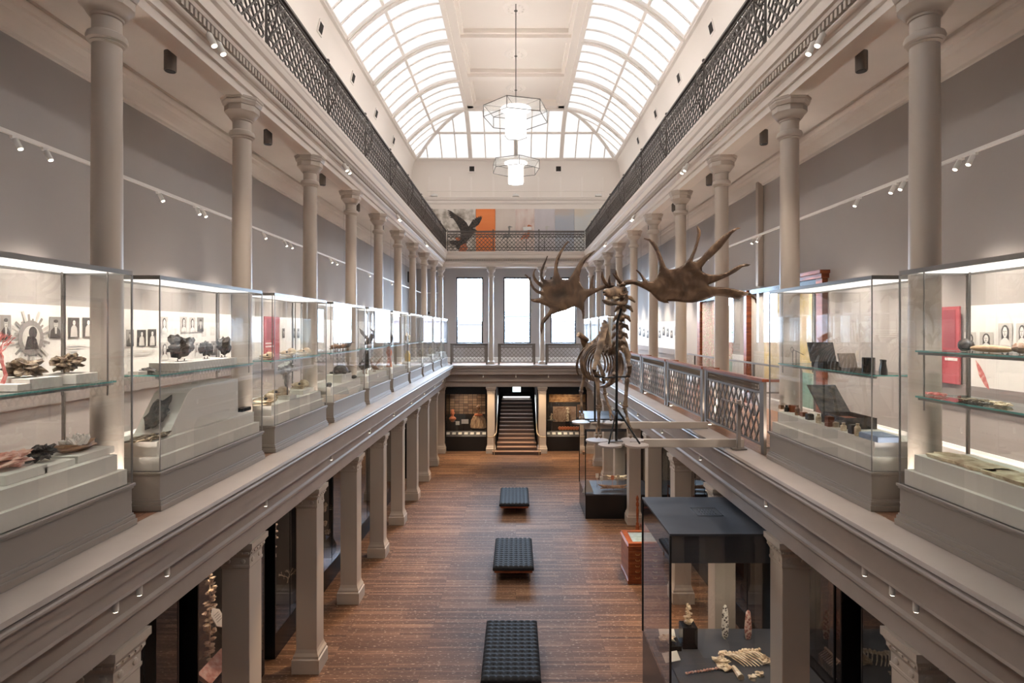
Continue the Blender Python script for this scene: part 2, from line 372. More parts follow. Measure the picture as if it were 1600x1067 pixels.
# soffit panels between the beam and the ceiling
# upper gallery floor and walls with cove
struct('floor_upper', U(MB(), [(3.5, 9.80), (5.6, 9.80), (5.6, 9.96), (3.5, 9.96)]), M['timber'])
uw = [(5.55, 9.9), (5.55, 13.9), (5.535, 14.2), (5.49, 14.5), (5.41, 14.8), (5.29, 15.02), (5.29, 15.2), (5.8, 15.2), (5.8, 9.9)]
struct('wall_upper', U(MB(), uw), M['cream'], smooth=True)
struct('trim_6', U(MB(), [(5.30, 15.0), (5.20, 15.0), (5.18, 15.03), (5.14, 15.05), (5.14, 15.10), (5.20, 15.14), (5.30, 15.14)]), M['creamb'])
struct('trim_7', U(MB(), [(5.56, 12.78), (5.52, 12.78), (5.50, 12.84), (5.50, 12.94), (5.44, 12.98), (5.42, 13.06), (5.40, 13.08), (5.40, 13.13), (5.56, 13.15)]), M['creamb'])
# roof: parabolic glass cove from d 5.2 up to 2.37, then a coffered flat
def rz(d): return 16.63-1.57*((max(d, 2.37)-2.37)/2.83)**1.9
RP = [(5.2-(5.2-2.37)*i/14, rz(5.2-(5.2-2.37)*i/14)) for i in range(15)]
o = U(MB(), RP, closed=False).build('ceiling_roof_glass', M['skylight'], smooth=True); tag(o, kind='structure')
def rib(mb, pts, wx, dz, ax):
    # a bar of width wx following pts, hanging dz below the glass; ax: axis of the width
    vs = []
    for i, p in enumerate(pts):
        p = Vector(p); a = Vector(pts[max(0, i-1)]); b = Vector(pts[min(len(pts)-1, i+1)]); t = (b-a).normalized()
        nrm = t.cross(ax).normalized()
        if nrm.z > 0: nrm = -nrm
        for sx in (-1, 1):
            vs.append(p+ax*wx*.5*sx+nrm*-.02); vs.append(p+ax*wx*.5*sx+nrm*dz)
    n = len(pts); fs = []
    for i in range(n-1):
        a = i*4; b = a+4
        fs += [(a, a+1, b+1, b), (a+1, a+3, b+3, b+1), (a+3, a+2, b+2, b+3), (a+2, a, b, b+2)]
    fs += [(0, 2, 3, 1), (n*4-4, n*4-3, n*4-1, n*4-2)]
    mb.add(vs, fs)
RY = [27.32-3.2*i for i in range(10)]
XA = Vector((1, 0, 0)); YA = Vector((0, 1, 0))
big = MB(); sml = MB()
for s in (-1, 1):
    for i, y in enumerate(RY):
        rib(big, [(s*d, y, z) for d, z in RP], .22, .09, YA); rib(big, [(s*d, y, z-.05) for d, z in RP], .12, .09, YA)
        for j in range(1, 4):
            if y+.8*j < 27.3: rib(sml, [(s*d, y+.8*j, z) for d, z in RP], .055, .04, YA)
    # short bars running into the hip
    for yy in (28.1, 28.9, 29.7):
        q = [(d, z) for d, z in RP if d >= yy-C0-.05]
        if len(q) > 1: rib(sml, [(s*d, yy, z) for d, z in q], .05, .04, YA)
    hip = [(s*d, C0+d, z-.01) for d, z in RP]
    big.tube(hip, .11, 6)
for x in (-2.37, 0, 2.37): rib(big, [(x, C0+d, z) for d, z in RP], .2, .09, XA)
for x in (-.79, .79, -1.58, 1.58): rib(sml, [(x, C0+d, z) for d, z in RP], .05, .04, XA)
for x in (3.1, 3.85, 4.6):
    q = [(d, z) for d, z in RP if d >= x-.05]
    for s in (-1, 1): rib(sml, [(s*x, C0+d, z) for d, z in q], .05, .04, XA)
dm = 4.05; zm = rz(dm)
U(sml, [(dm-.035, rz(dm-.035)-.05), (dm+.035, rz(dm+.035)-.05), (dm+.035, rz(dm+.035)+.01), (dm-.035, rz(dm-.035)+.01)])
struct('trim_8', big, M['creamb'], smooth=False); struct('trim_9', sml, M['creamb'])
# flat coffered ceiling
fl = MB().box(-2.5, 2.5, -3.2, 27.4, 16.90, 17.0)
for s in (-1, 1):
    fl.box(s*2.0, s*2.42, -3.2, 27.4, 16.60, 16.9).box(s*1.88, s*2.0, -3.2, 27.4, 16.74, 16.9).box(s*2.28, s*2.44, -3.2, 27.45, 16.52, 16.6)
fl.box(-2.44, 2.44, 27.0, 27.42, 16.60, 16.9).box(-2.44, 2.44, 27.25, 27.45, 16.53, 16.6)
for y in RY[1:]:
    fl.box(-2.0, 2.0, y-.2, y+.2, 16.62, 16.9).box(-1.9, 1.9, y-.3, y-.2, 16.75, 16.9).box(-1.9, 1.9, y+.2, y+.3, 16.75, 16.9)
struct('ceiling', fl, M['cream'])
rose = MB().lathe([(.02, -.09), (.1, -.08), (.16, -.04), (.3, -.05), (.42, -.02), (.45, 0)], n=28)
for i in range(12):
    a = i*PI/6; rose.blob((.27*math.cos(a), .27*math.sin(a), -.05), (.05, .05, .025), amp=0, nu=8, nv=5)
ro0 = None
for i, y in enumerate([RY[j]+1.6 for j in range(1, 5)]):
    if ro0 is None:
        ro0 = rose.build('ceiling_rose', M['creamb'], loc=(0, y, 16.9), smooth=True); ro = ro0
        MB().lathe([(.0, -.10), (.06, -.10), (.06, -.085), (0, -.085)], n=10).build('rose_grille', M['iron'], ro)
    else: ro = copy_tree(ro0, loc=(0, y, 16.9))
    tag(ro, 'round plaster ceiling rose in the %s coffer from the far end' % ['', 'second', 'third', 'fourth', 'fifth', 'sixth'][i+1] if i else 'round plaster ceiling rose in the coffer nearest the far end', 'ceiling rose', 'plaster roses down the flat ceiling')
# wall vents on the coved walls
vent = MB().box(-.17, .17, -.02, .02, -.17, .17)
v0 = None
vp = [(s, y) for s in (-1, 1) for y in (16.1, 19.3, 22.5, 25.7)]
for s, y in vp:
    if v0 is None:
        v0 = thing('wall_vent', '', 'vent', (0, 0, 0), 'square vents in the cove below the roof glass')
        MB().box(-.02, .03, -.18, .18, -.18, .18).build('frame', M['creamb'], v0)
        MB().box(-.025, .035, -.13, .13, -.13, .13).build('grille', M['dkhole'], v0); vo = v0
    else: vo = copy_tree(v0)
    vo.location = (s*5.47, y, 14.55); vo.rotation_euler = (0, s*-.22, 0)
    vo['label'] = 'square dark wall vent below the %s roof glass, %s from the far end' % ('left' if s < 0 else 'right', ['nearest', 'second', 'third', 'fourth'][[25.7, 22.5, 19.3, 16.1].index(y)])
for x in (-2.32, 2.25):
    vo = copy_tree(v0, loc=(x, 30.40, 14.6)); vo.rotation_euler = (0, 0, PI/2)
    vo['label'] = 'square dark vent on the far end wall %s of the lamps' % ('left' if x < 0 else 'right')
# panel joints and pipe on the end clerestory
j = MB()
for x in (-4.6, -3.5, -2.37, -1.2, 1.2, 2.37, 3.5, 4.6): j.box(x-.05, x+.05, 30.46, 30.56, 13.1, 14.2)
struct('trim_10', j, M['creamb'])
tag(MB().tube([(-4.7, 30.42, 13.45), (4.7, 30.42, 13.45)], .018, 6).build('sprinkler_pipe', M['creamb']), 'thin pale pipe running along the far wall above the cornice', 'pipe')
for x, n_ in ((-4.3, 'left'), (0, 'middle'), (4.35, 'right')):
    tag(MB().box(-.16, .16, -.1, .1, 0, .1).lathe([(.05, .1), (.05, .13)], n=8).build('cornice_light', M['white'], loc=(x, 30.38, 13.15)), 'small pale light on top of the far cornice, %s of three' % n_, 'light', 'small lights on the far cornice')
# ---------------------------------------------------------------- round columns (gallery)
shaft = MB().lathe([(.130, .18), (.1285, 1.2), (.124, 3), (.118, 4.33)], n=28)
base = MB().lathe([(.19, 0), (.19, .07), (.175, .08), (.19, .11), (.185, .14), (.15, .16), (.14, .19), (.13, .2)], n=28)
capl = MB().lathe([(.118, 4.31), (.14, 4.325), (.135, 4.335), (.158, 4.35), (.165, 4.38), (.155, 4.41), (.13, 4.425), (.118, 4.435), (.118, 4.55), (.13, 4.555), (.135, 4.575), (.15, 4.58), (.175, 4.62), (.2, 4.655), (.215, 4.665)], n=28)
capl.lathe([(.215, 4.665), (.22, 4.67), (.22, 4.745), (.235, 4.75), (.25, 4.785), (.255, 4.79), (.255, 4.815), (.265, 4.82), (.27, 4.85)], n=8, ph=PI/8)
rc0 = thing('round_column', '', 'column', (0, 0, 0), 'round iron columns of the gallery')
shaft.build('shaft', M['taupe'], rc0, smooth=True); base.build('base', M['taupe'], rc0, smooth=True); capl.build('capital', M['taupe'], rc0, smooth=True)
# square columns (ground floor)
sq0 = thing('square_column', '', 'column', (0, 0, 0), 'square columns of the ground floor')
MB().box(-.185, .185, -.185, .185, .4, 2.95).build('shaft', M['taupe'], sq0, bevel=.008)
b = MB(); c0 = (0, 0)
b.box(-.245, .245, -.245, .245, 0, .24).frus(c0, .245, .245, .225, .225, .24, .26).frus(c0, .225, .225, .225, .225, .26, .30).frus(c0, .225, .225, .2, .2, .30, .35).frus(c0, .2, .2, .185, .185, .35, .41)
b.build('base', M['taupe'], sq0)
b = MB().frus(c0, .185, .185, .195, .195, 2.93, 2.95).box(-.195, .195, -.195, .195, 2.95, 2.98).box(-.188, .188, -.188, .188, 2.98, 3.08).frus(c0, .19, .19, .215, .215, 3.08, 3.13).box(-.215, .215, -.215, .215, 3.13, 3.16).frus(c0, .215, .215, .24, .24, 3.16, 3.21).box(-.25, .25, -.25, .25, 3.21, 3.285)
for i in range(-2, 3):
    for sg in (-1, 1):
        b.box(i*.085-.025, i*.085+.025, sg*.215, sg*.228, 3.135, 3.158); b.box(sg*.215, sg*.228, i*.085-.025, i*.085+.025, 3.135, 3.158)
for sg in (-1, 1):
    for q in (-.1, .1):
        for ax in (0, 1):
            Mx = Matrix.Rotation(PI/2*sg, 4, 'Y') if ax == 0 else Matrix.Rotation(-PI/2*sg, 4, 'X')
            c = (sg*.188, q, 3.03) if ax == 0 else (q, sg*.188, 3.03)
            b.lathe([(.035, 0), (.03, .012), (.012, .016)], c, n=12, M=Mx)
b.build('capital', M['taupe'], sq0)
first = True
for s, nm in ((-1, 'left'), (1, 'right')):
    for k in range(-2, 10):
        y = 5.27+2.6*k
        if k < 0: lb = ('behind the nearest showcase' if k == -1 else 'beside the viewer')
        for proto, kind, z in ((rc0, 'round', 4.395), (sq0, 'square', 0)):
            if k == -2: continue
            o = proto if (first and s == -1 and k == -1) else copy_tree(proto)
            o.location = (s*3.74, y, z)
            where = 'gallery' if kind == 'round' else 'ground floor'
            if k == 9: o['label'] = 'taupe %s column at the far %s corner of the %s' % (kind, nm, where)
            elif k == -1: o['label'] = 'taupe %s column beside the viewer on the %s of the %s' % (kind, nm, where)
            else: o['label'] = 'taupe %s column, %s seen in the %s row of the %s' % (kind, ORD[k], nm, where)
    first = False
for x, nm in ((-1.23, 'left'), (1.31, 'right')):
    o = copy_tree(rc0, loc=(x, 28.69, 4.395), label='taupe round column on the far gallery, %s of the middle window' % nm)
    o = copy_tree(sq0, loc=(x, 28.69, 0), label='taupe square column at the %s side of the stairs' % nm)
# ---------------------------------------------------------------- stairs at the far end
st = MB(); no = MB()
for i in range(14):
    hw = 1.18 if i == 0 else (.975 if i < 3 else .95-.01*i); ye = 28.42 if i == 0 else 35.75
    st.box(.04-hw, .04+hw, 28.15+.3*i, ye, .16*i if i else 0, .16*(i+1)-.03); no.box(.04-hw-.01, .04+hw+.01, 28.13+.3*i, min(28.15+.3*(i+1)+.02, ye), .16*(i+1)-.03, .16*(i+1))
t = thing('staircase', 'dark red carpeted stairs with timber treads rising between the two far columns', 'stairs', (.04, 28.3, 0))
st.build('risers', mat('stair_riser', (.09, .06, .05), .6), t, rel=(.04, 28.3, 0)); no.build('treads', mat('stair_tread', (.27, .165, .115), .4), t, rel=(.04, 28.3, 0))
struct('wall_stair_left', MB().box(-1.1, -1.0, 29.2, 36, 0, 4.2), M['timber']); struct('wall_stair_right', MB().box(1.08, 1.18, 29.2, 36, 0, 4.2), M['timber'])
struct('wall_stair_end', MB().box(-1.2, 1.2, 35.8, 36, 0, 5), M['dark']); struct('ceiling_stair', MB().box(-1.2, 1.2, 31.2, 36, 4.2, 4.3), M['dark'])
t = thing('landing_rail', 'white lit rail across the top of the stairs', 'rail', (.04, 32.6, 2.31))
MB().tube([(-.75, 0, 0), (.75, 0, 0)], .03, 8).build('light_tube', M['strip'], t)
for q in (-.68, .68): MB().box(q-.02, q+.02, -.02, .02, -.068, -.03).build('rail_foot', M['chrome'], t)
for s, x in ((-1, -1.0), (1, 1.08)):
    t = thing('stair_handrail', 'curved bronze handrail on the %s side of the stairs' % ('left' if s < 0 else 'right'), 'handrail', (x-s*.05, 28.5, 0), 'bronze handrails of the far stairs')
    MB().tube([(s*.42, -.62, .93), (s*.25, -.66, .92), (s*.1, -.6, .95), (s*.0, -.4, 1.08), (s*.0, 0, 1.3), (s*.0, 2.4, 2.6)], .032, 8).build('rail_bar', M['brassrail'], t, smooth=True)
    MB().tube([(s*.1, -.5, 0), (s*.1, -.5, .96)], .02, 8).build('rail_post', M['brassrail'], t)
t = thing('exit_sign', 'small glowing white and green exit sign above the stairs', 'sign', (.04, 28.75, 3.02))
MB().box(-.2, .2, -.03, .03, 0, .24).build('sign_box', M['sign'], t)
g = MB().box(-.17, .17, -.034, -.031, .03, .21); g.build('sign_border', M['signg'], t)
g = MB().box(-.155, .155, -.037, -.0345, .045, .195); g.build('sign_face', M['sign'], t)
g = MB()
g.lathe([(.016, 0), (.016, .002)], (-.03, -.04, .165), n=10, M=Matrix.Rotation(PI/2, 4, 'X')); g.tube([(-.03, -.039, .145), (-.045, -.039, .105)], .012, 6).tube([(-.045, -.039, .105), (-.02, -.039, .08), (-.03, -.039, .055)], .007, 6).tube([(-.045, -.039, .105), (-.065, -.039, .085), (-.09, -.039, .085)], .007, 6).tube([(-.03, -.039, .14), (-.005, -.039, .115), (.01, -.039, .125)], .006, 6)
g.prism([(.04, .105), (.09, .105), (.09, .085), (.13, .12), (.09, .155), (.09, .135), (.04, .135)], -.039, -.037, 'y')
g.build('running_figure', M['signg'], t)

# ---------------------------------------------------------------- street seen faintly through the end windows
tag(MB().box(-60, 60, 36.5, 140, -.4, -.2).build('street_ground', mat('street', (.085, .07, .065), .9)), kind='structure')
for i, (x0, x1, y0, h, c_, lb) in enumerate(((-24, -13, 88, 9.2, (.085, .095, .085), 'pale green building outside the left window'), (-12, -5, 95, 7.2, (.1, .085, .078), 'low pale pink building outside the left window'), (-3.5, 3, 90, 8.4, (.08, .09, .095), 'pale blue building outside the middle window'), (4.5, 12, 86, 7.6, (.1, .075, .072), 'pale reddish building outside the right window'))):
    t = thing('street_building', lb, 'building', ((x0+x1)/2, y0, -.2)); w2 = (x1-x0)/2
    MB().box(-w2, w2, 0, 8, 0, h).build('wall', mat('far_wall', c_, .9), t); f = MB()
    MB().prism([(-w2-.3, h), (w2+.3, h), (0, h+1.6)], -.3, 8.3, 'y').build('roof', mat('far_roof', [k*.9 for k in c_], .9), t)
    for j in range(int(w2*2/2.2)):
        for r in (1.5, 4.6): MB().box(-w2+.8+j*2.2, -w2+1.9+j*2.2, -.05, 0, r, r+1.7).build('window', mat('far_pane', [k*.75 for k in c_], .5) if 'far_pane' not in bpy.data.materials else bpy.data.materials['far_pane'], t)
# ================================================================ RAILINGS
def lattice(mb, L, z0, z1, sp, wd, th=.012, along='y', sl=1.0):
    # crossing flat bars inside the rectangle L x (z0..z1), centred on 0
    H = (z1-z0)/sl
    def put(a, b):
        d = Vector((b[0]-a[0], b[1]-a[1])); n = Vector((-d.y, d.x)).normalized()*wd/2
        q = [(a[0]+n.x, a[1]+n.y), (b[0]+n.x, b[1]+n.y), (b[0]-n.x, b[1]-n.y), (a[0]-n.x, a[1]-n.y)]
        mb.prism(q, -th/2, th/2, 'x' if along == 'y' else 'y')
    u = -H
    while u < L:
        a0 = max(0, u); a1 = min(L, u+H)
        if a1-a0 > .02:
            put((a0-L/2, z0+(a0-u)*sl), (a1-L/2, z0+(a1-u)*sl))
            put((a0-L/2, z1-(a0-u)*sl), (a1-L/2, z1-(a1-u)*sl))
        u += sp
def ring(mb, y, z, r, tr=.006, along='y', n=10):
    ps = [((0, y+r*math.cos(2*PI*i/n), z+r*math.sin(2*PI*i/n)) if along == 'y' else (y+r*math.cos(2*PI*i/n), 0, z+r*math.sin(2*PI*i/n))) for i in range(n+1)]
    mb.tube(ps, tr, 4, cap=False)
def seg(mb, along, a, b, t, z0, z1):
    if along == 'y': mb.box(-t, t, a, b, z0, z1)
    else: mb.box(a, b, -t, t, z0, z1)
def upper_panel(L, along='y'):
    t = thing('iron_balustrade', '', 'railing', (0, 0, 0))
    h = MB(); seg(h, along, -L/2, L/2, .045, .96, 1.0); seg(h, along, -L/2, L/2, .03, 1.0, 1.02)
    h.build('handrail', M['iron'], t)
    f = MB()
    for z in (.06, .20, .70, .86, .93): seg(f, along, -L/2, L/2, .012, z-.012, z+.012)
    f.build('rails', M['iron'], t)
    g = MB(); lattice(g, L, .03, .86, .19 if along == 'y' else .2, .022, .022, along)
    g.build('lattice', M['iron'], t)
    s = MB(); y = -L/2+.09; seg(s, along, -L/2, L/2, .008, .828, .872)
    while y < L/2-.02:
        ring(s, y, .78, .055, .014, along); ring(s, y+.06, .895, .028, .006, along, 8)
        c = (0, y, .445) if along == 'y' else (y, 0, .445)
        s.blob(c, (.022, .022, .022), amp=0, nu=6, nv=4); 
        y += .17
    s.build('scrollwork', M['iron'], t)
    n = 1 if along == 'y' else 3
    for i in range(n):
        y = -L/2+.01 if n == 1 else -L/2+.01+i*L/3
        p = MB(); a = (lambda x, y_, z: (x, y_, z)) if along == 'y' else (lambda x, y_, z: (y_, x, z))
        p.tube([a(0, y, 0), a(0, y, 1.02)], .02, 6); p.blob(a(0, y, 1.06), .035, amp=0, nu=8, nv=6)
        p.build('post', M['iron'], t)
        if along == 'y':
            q = MB().tube([(0, y, .9), (.10, y, .86), (.17, y, .62), (.13, y, .36), (.05, y, .18), (0, y, .05)], .014, 6).tube([(0, y, .62), (.09, y, .6), (.16, y, .66)], .009, 5)
            q.build('bracket', M['iron'], t)
    return t
ub = upper_panel(2.53); uend = upper_panel(2.18)
first = True
for s, nm in ((-1, 'left'), (1, 'right')):
    for k in range(-1, 9):
        y = 5.27+1.3+2.6*k
        if y > 28: continue
        o = ub if first else (uend if k == 8 and s < 0 else copy_tree(uend if k == 8 else ub))
        if k == 8: y = 27.2
        first = False
        o.location = (s*3.43, y, 9.97)
        if s < 0: o.rotation_euler = (0, 0, 0)
        else: o.scale = (-1, 1, 1)
        o['group'] = 'iron balustrade bays along the upper gallery'
        o['label'] = 'dark iron lattice balustrade bay over the %s gallery, %s bay from the viewer' % (nm, ORD[k+1])
e = upper_panel(6.76, 'x'); e.location = (0, C0+3.43, 9.97); e['label'] = 'dark iron lattice balustrade crossing the far upper gallery below the murals'
# ------------------------------ gallery railing bays (right side and far end)
def rail_bay(L, along='y', wide=True):
    t = thing('gallery_railing', '', 'railing', (0, 0, 0))
    h = MB(); seg(h, along, -L/2, L/2, .045, 1.0, 1.04); h.build('handrail', M['mahog'] if wide else M['rail'], t)
    f = MB()
    for z in (.12, .84, .985): seg(f, along, -L/2+.1, L/2-.1, .016, z-.014, z+.014)
    seg(f, along, -L/2+.1, -L/2+.16, .012, .12, .985); seg(f, along, L/2-.16, L/2-.1, .012, .12, .985)
    f.build('frame', M['rail'], t)
    g = MB(); lattice(g, L-.3, .13, .84, .19 if wide else .2, .028 if wide else .018, .016, along, 1.5 if wide else 1); g.build('lattice', M['rail'], t)
    s = MB(); y = -L/2+.2
    while y < L/2-.18:
        ring(s, y, .91, .055, .007, along, 10); ring(s, y+.045, .91, .055, .007, along, 10); y += .09
    s.build('ring_band', M['rail'], t)
    for q in (-1, 1):
        p = MB(); seg(p, along, q*(L/2-.05)-.045, q*(L/2-.05)+.045, .02, 0, 1.0)
        p.build('post', M['rail'], t)
        if wide:
            p = MB().box(-.02, .30, q*(L/2-.02)-.035, q*(L/2-.02)+.035, 1.0, 1.035) if along == 'y' else MB()
            if along == 'y': p.build('rail_return', M['mahog'], t); MB().box(.22, .25, q*(L/2-.03)-.02, q*(L/2-.03)+.02, 0, 1.0).box(0, .25, q*(L/2-.03)-.01, q*(L/2-.03)+.01, .08, .1).box(0, .25, q*(L/2-.03)-.01, q*(L/2-.03)+.01, .84, .86).build('return_post', M['rail'], t)
    return t
rb = rail_bay(2.5)
for k in range(1, 6):
    o = rb if k == 1 else copy_tree(rb)
    o.location = (3.43, 5.27+1.3+2.6*k, 4.40); o['group'] = 'lattice railing bays of the right gallery'
    o['label'] = 'metal lattice railing bay with timber handrail on the right gallery, %s from the viewer' % ORD[k-1]
er = rail_bay(1.85, 'x', False)
for i, (x, nm) in enumerate(((-2.31, 'left'), (.04, 'middle'), (2.38, 'right'))):
    o = er if i == 0 else copy_tree(er)
    o.location = (x, 28.40, 4.40); o['group'] = 'lattice railing bays of the far gallery'
    o['label'] = 'grey lattice railing bay of the far gallery in front of the %s window' % nm
# ================================================================ SHOWCASES on the gallery ledges
def showcase(shelves=(1.28,), L=2.2, name='glass_showcase'):
    """local: x from 0 (nave side) to .6, y 0..L, z 0 at the ledge"""
    t = thing(name, '', 'showcase', (0, 0, 0)); W = .6
    b = MB()
    b.box(0, W, 0, L, 0, .37)
    b.box(-.03, W+.03, -.03, L+.03, 0, .055).box(-.02, W+.02, -.02, L+.02, .055, .09).box(-.01, W+.01, -.01, L+.01, .09, .11)
    b.box(-.022, W+.022, -.022, L+.022, .345, .37).box(-.012, W+.012, -.012, L+.012, .325, .345)
    b.build('plinth', M['casebase'], t, bevel=.004)
    MB().box(.025, W-.025, .025, L-.025, .37, .50).box(.075, W-.04, .075, L-.075, .50, .64).build('display_block', M['deck'], t)
    H = 2.23
    for nm, q in (('front_pane', [(0, 0), (0, L)]), ('back_pane', [(W, 0), (W, L)]), ('end_pane', [(0, 0), (W, 0)]), ('end_pane', [(0, L), (W, L)])):
        (a, c), (d, e_) = q
        MB().quad((a, c, .372), (d, e_, .372), (d, e_, H-.03), (a, c, H-.03)).build(nm, M['glass'], t)
    f = MB()
    f.box(-.004, .02, -.004, L+.004, H-.032, H).box(W-.02, W+.004, -.004, L+.004, H-.032, H).box(.02, W-.02, -.004, .02, H-.032, H).box(.02, W-.02, L-.02, L+.004, H-.032, H)
    f.box(-.004, W+.004, -.004, L+.004, H, H+.006)
    f.build('top_frame', M['steel'], t)
    MB().box(.03, W-.03, .03, L-.03, H-.016, H-.004).build('lit_lid', M['lid'], t)
    for (x, y, r) in ((0, 0, .004), (0, L, .006), (W, 0, .006), (W, L, .011)): MB().box(x-r, x+r, y-r, y+r, .372, H-.03).build('corner_seal', M['steel'], t)
    for sh in shelves:
        s = MB().box(.07, W-.08, .10, L-.10, sh-.012, sh)
        g = s.build('shelf', M['shelf'], t)
        ed = MB().box(.066, .0715, .10, L-.10, sh-.013, sh+.001).box(.07, W-.08, .095, .10, sh-.013, sh+.001).box(.07, W-.08, L-.10, L-.095, sh-.013, sh+.001)
        ed.build('shelf_edge', M['edge'], g)
        MB().box(.09, .11, .10, L-.10, sh-.035, sh-.013).box(W-.12, W-.10, .10, L-.10, sh-.035, sh-.013).build('shelf_bearer', M['steel'], g)
    if shelves:
        for x in (.10, W-.11):
            for y in (.16, L-.16):
                MB().tube([(x, y, min(shelves)-.12), (x, y, H-.02)], .0075, 6).build('hanging_rod', M['steel'], t)
    return t
SY = lambda k: 5.47+2.6*k
case1 = showcase((1.28,)); case2 = showcase((1.54, 1.15)); 
usedc = {}
def place_case(proto, s, k, label):
    if usedc.get(proto.name): o = copy_tree(proto)
    else: o = proto; usedc[proto.name] = 1
    o['label'] = label; o['group'] = 'glass showcases on the gallery ledges'
    if s > 0: o.location = (3.38, SY(k), 4.40); o.scale = (1, 1, 1)
    else: o.location = (-3.38, SY(k), 4.40); o.scale = (-1, 1, 1)
    for q in ((.6, 1.6) if k < 4 else (1.1,)): lamp('lid_spot', 'SPOT', (s*3.66, SY(k)+q, 6.59), CASE, (1, .94, .86), target=(s*3.66, SY(k)+q, 4), spot=130, blend=.6, size=.08)
    return o
LC = {-1: 'glass showcase on the left ledge nearest the viewer, with red coral and a white crystal', 0: 'left glass showcase holding dark meteorites and a slanted white block',
      1: 'left glass showcase holding cream animal skulls', 2: 'left glass showcase with a dark turtle on a white block', 3: 'left glass showcase with dark stuffed birds on shelf and floor',
      4: 'left glass showcase with an orange figure', 5: 'left glass showcase with a yellow jar', 6: 'left glass showcase, third from the far end', 7: 'left glass showcase, second from the far end', 8: 'left glass showcase nearest the far end'}
for k in range(-1, 9):
    place_case(case1, -1, k, LC[k])
place_case(case2, 1, -1, 'glass showcase with two glass shelves on the right ledge nearest the viewer')
place_case(case1, 1, 0, 'right glass showcase holding binoculars and an open dark trunk')
for k, nm in ((6, 'third from the far end'), (7, 'second from the far end'), (8, 'nearest the far end')):
    place_case(case1, 1, k, 'glass showcase on the right ledge, '+nm)
# ================================================================ WALL BOARDS
def wboard(s, y0, y1, label, z0=5.44, z1=6.41, m='board', name='exhibition_board', d=.05):
    return tag(MB().box(s*(5.55-d), s*5.545, y0, y1, z0, z1).build(name, M[m]), label, 'panel')
t = thing('exhibition_board', 'long white exhibition board with portraits along the left gallery wall', 'panel', (-5.5, 12, 5.44))
MB().box(0, -.045, -14, 17.9, 0, .97).build('board', M['board'], t)
MB().box(0, -.045, -14, 17.9, -.2, 0).build('shadow_band', M['greyband'], t)  # strip coloured grey for the shadow below the board
t = thing('exhibition_board', 'white exhibition board beside the red panel, near right gallery wall', 'panel', (5.5, 3, 5.44))
MB().box(0, .045, -5, 4.0, 0, .97).build('board', M['board'], t); MB().box(0, .045, -5, 4.62, -.2, 0).build('shadow_band', M['greyband'], t)  # lower strip: painted shadow under this board
t = thing('exhibition_board', 'long white exhibition board with small dark prints on the far right gallery wall', 'panel', (5.5, 25, 5.44))
MB().box(0, .045, -5.3, 4.9, 0, .97).build('board', M['board'], t); MB().box(0, .045, -5.3, 4.9, -.2, 0).build('shadow_band', M['greyband'], t)  # shadow below the board painted as a grey strip here too
def redpanel(s, px0, px1, lab):
    y0, y1 = sorted((YX(px0, 5.48), YX(px1, 5.48)))
    t = thing('red_text_panel', lab, 'panel', (s*5.48, (y0+y1)/2, 5.44)); h = (y1-y0)/2
    MB().box(0, s*.02, -h, h, 0, .97).build('panel', M['red'], t)
    g = MB(); g.box(-s*.002, s*.0, -h*.7, h*.3, .45, .93); g.build('picture_shade', mat('red_shade', (.26, .035, .05), .6), t)
    g = MB()
    for r, (z, n) in enumerate(((.36, 7), (.29, 8))):
        q = -h*.85
        for i in range(n): 
            wl = [.06, .045, .07, .05][(i+r) % 4]*h*2; g.box(-s*.004, 0, q, q+wl*.8, z, z+.035); q += wl*1.15
    g.build('white_lettering', M['board'], t)
redpanel(1, 1461, 1499, 'deep red text panel on the near right gallery wall'); redpanel(-1, 413, 437, 'deep red text panel on the left gallery wall behind the skulls')
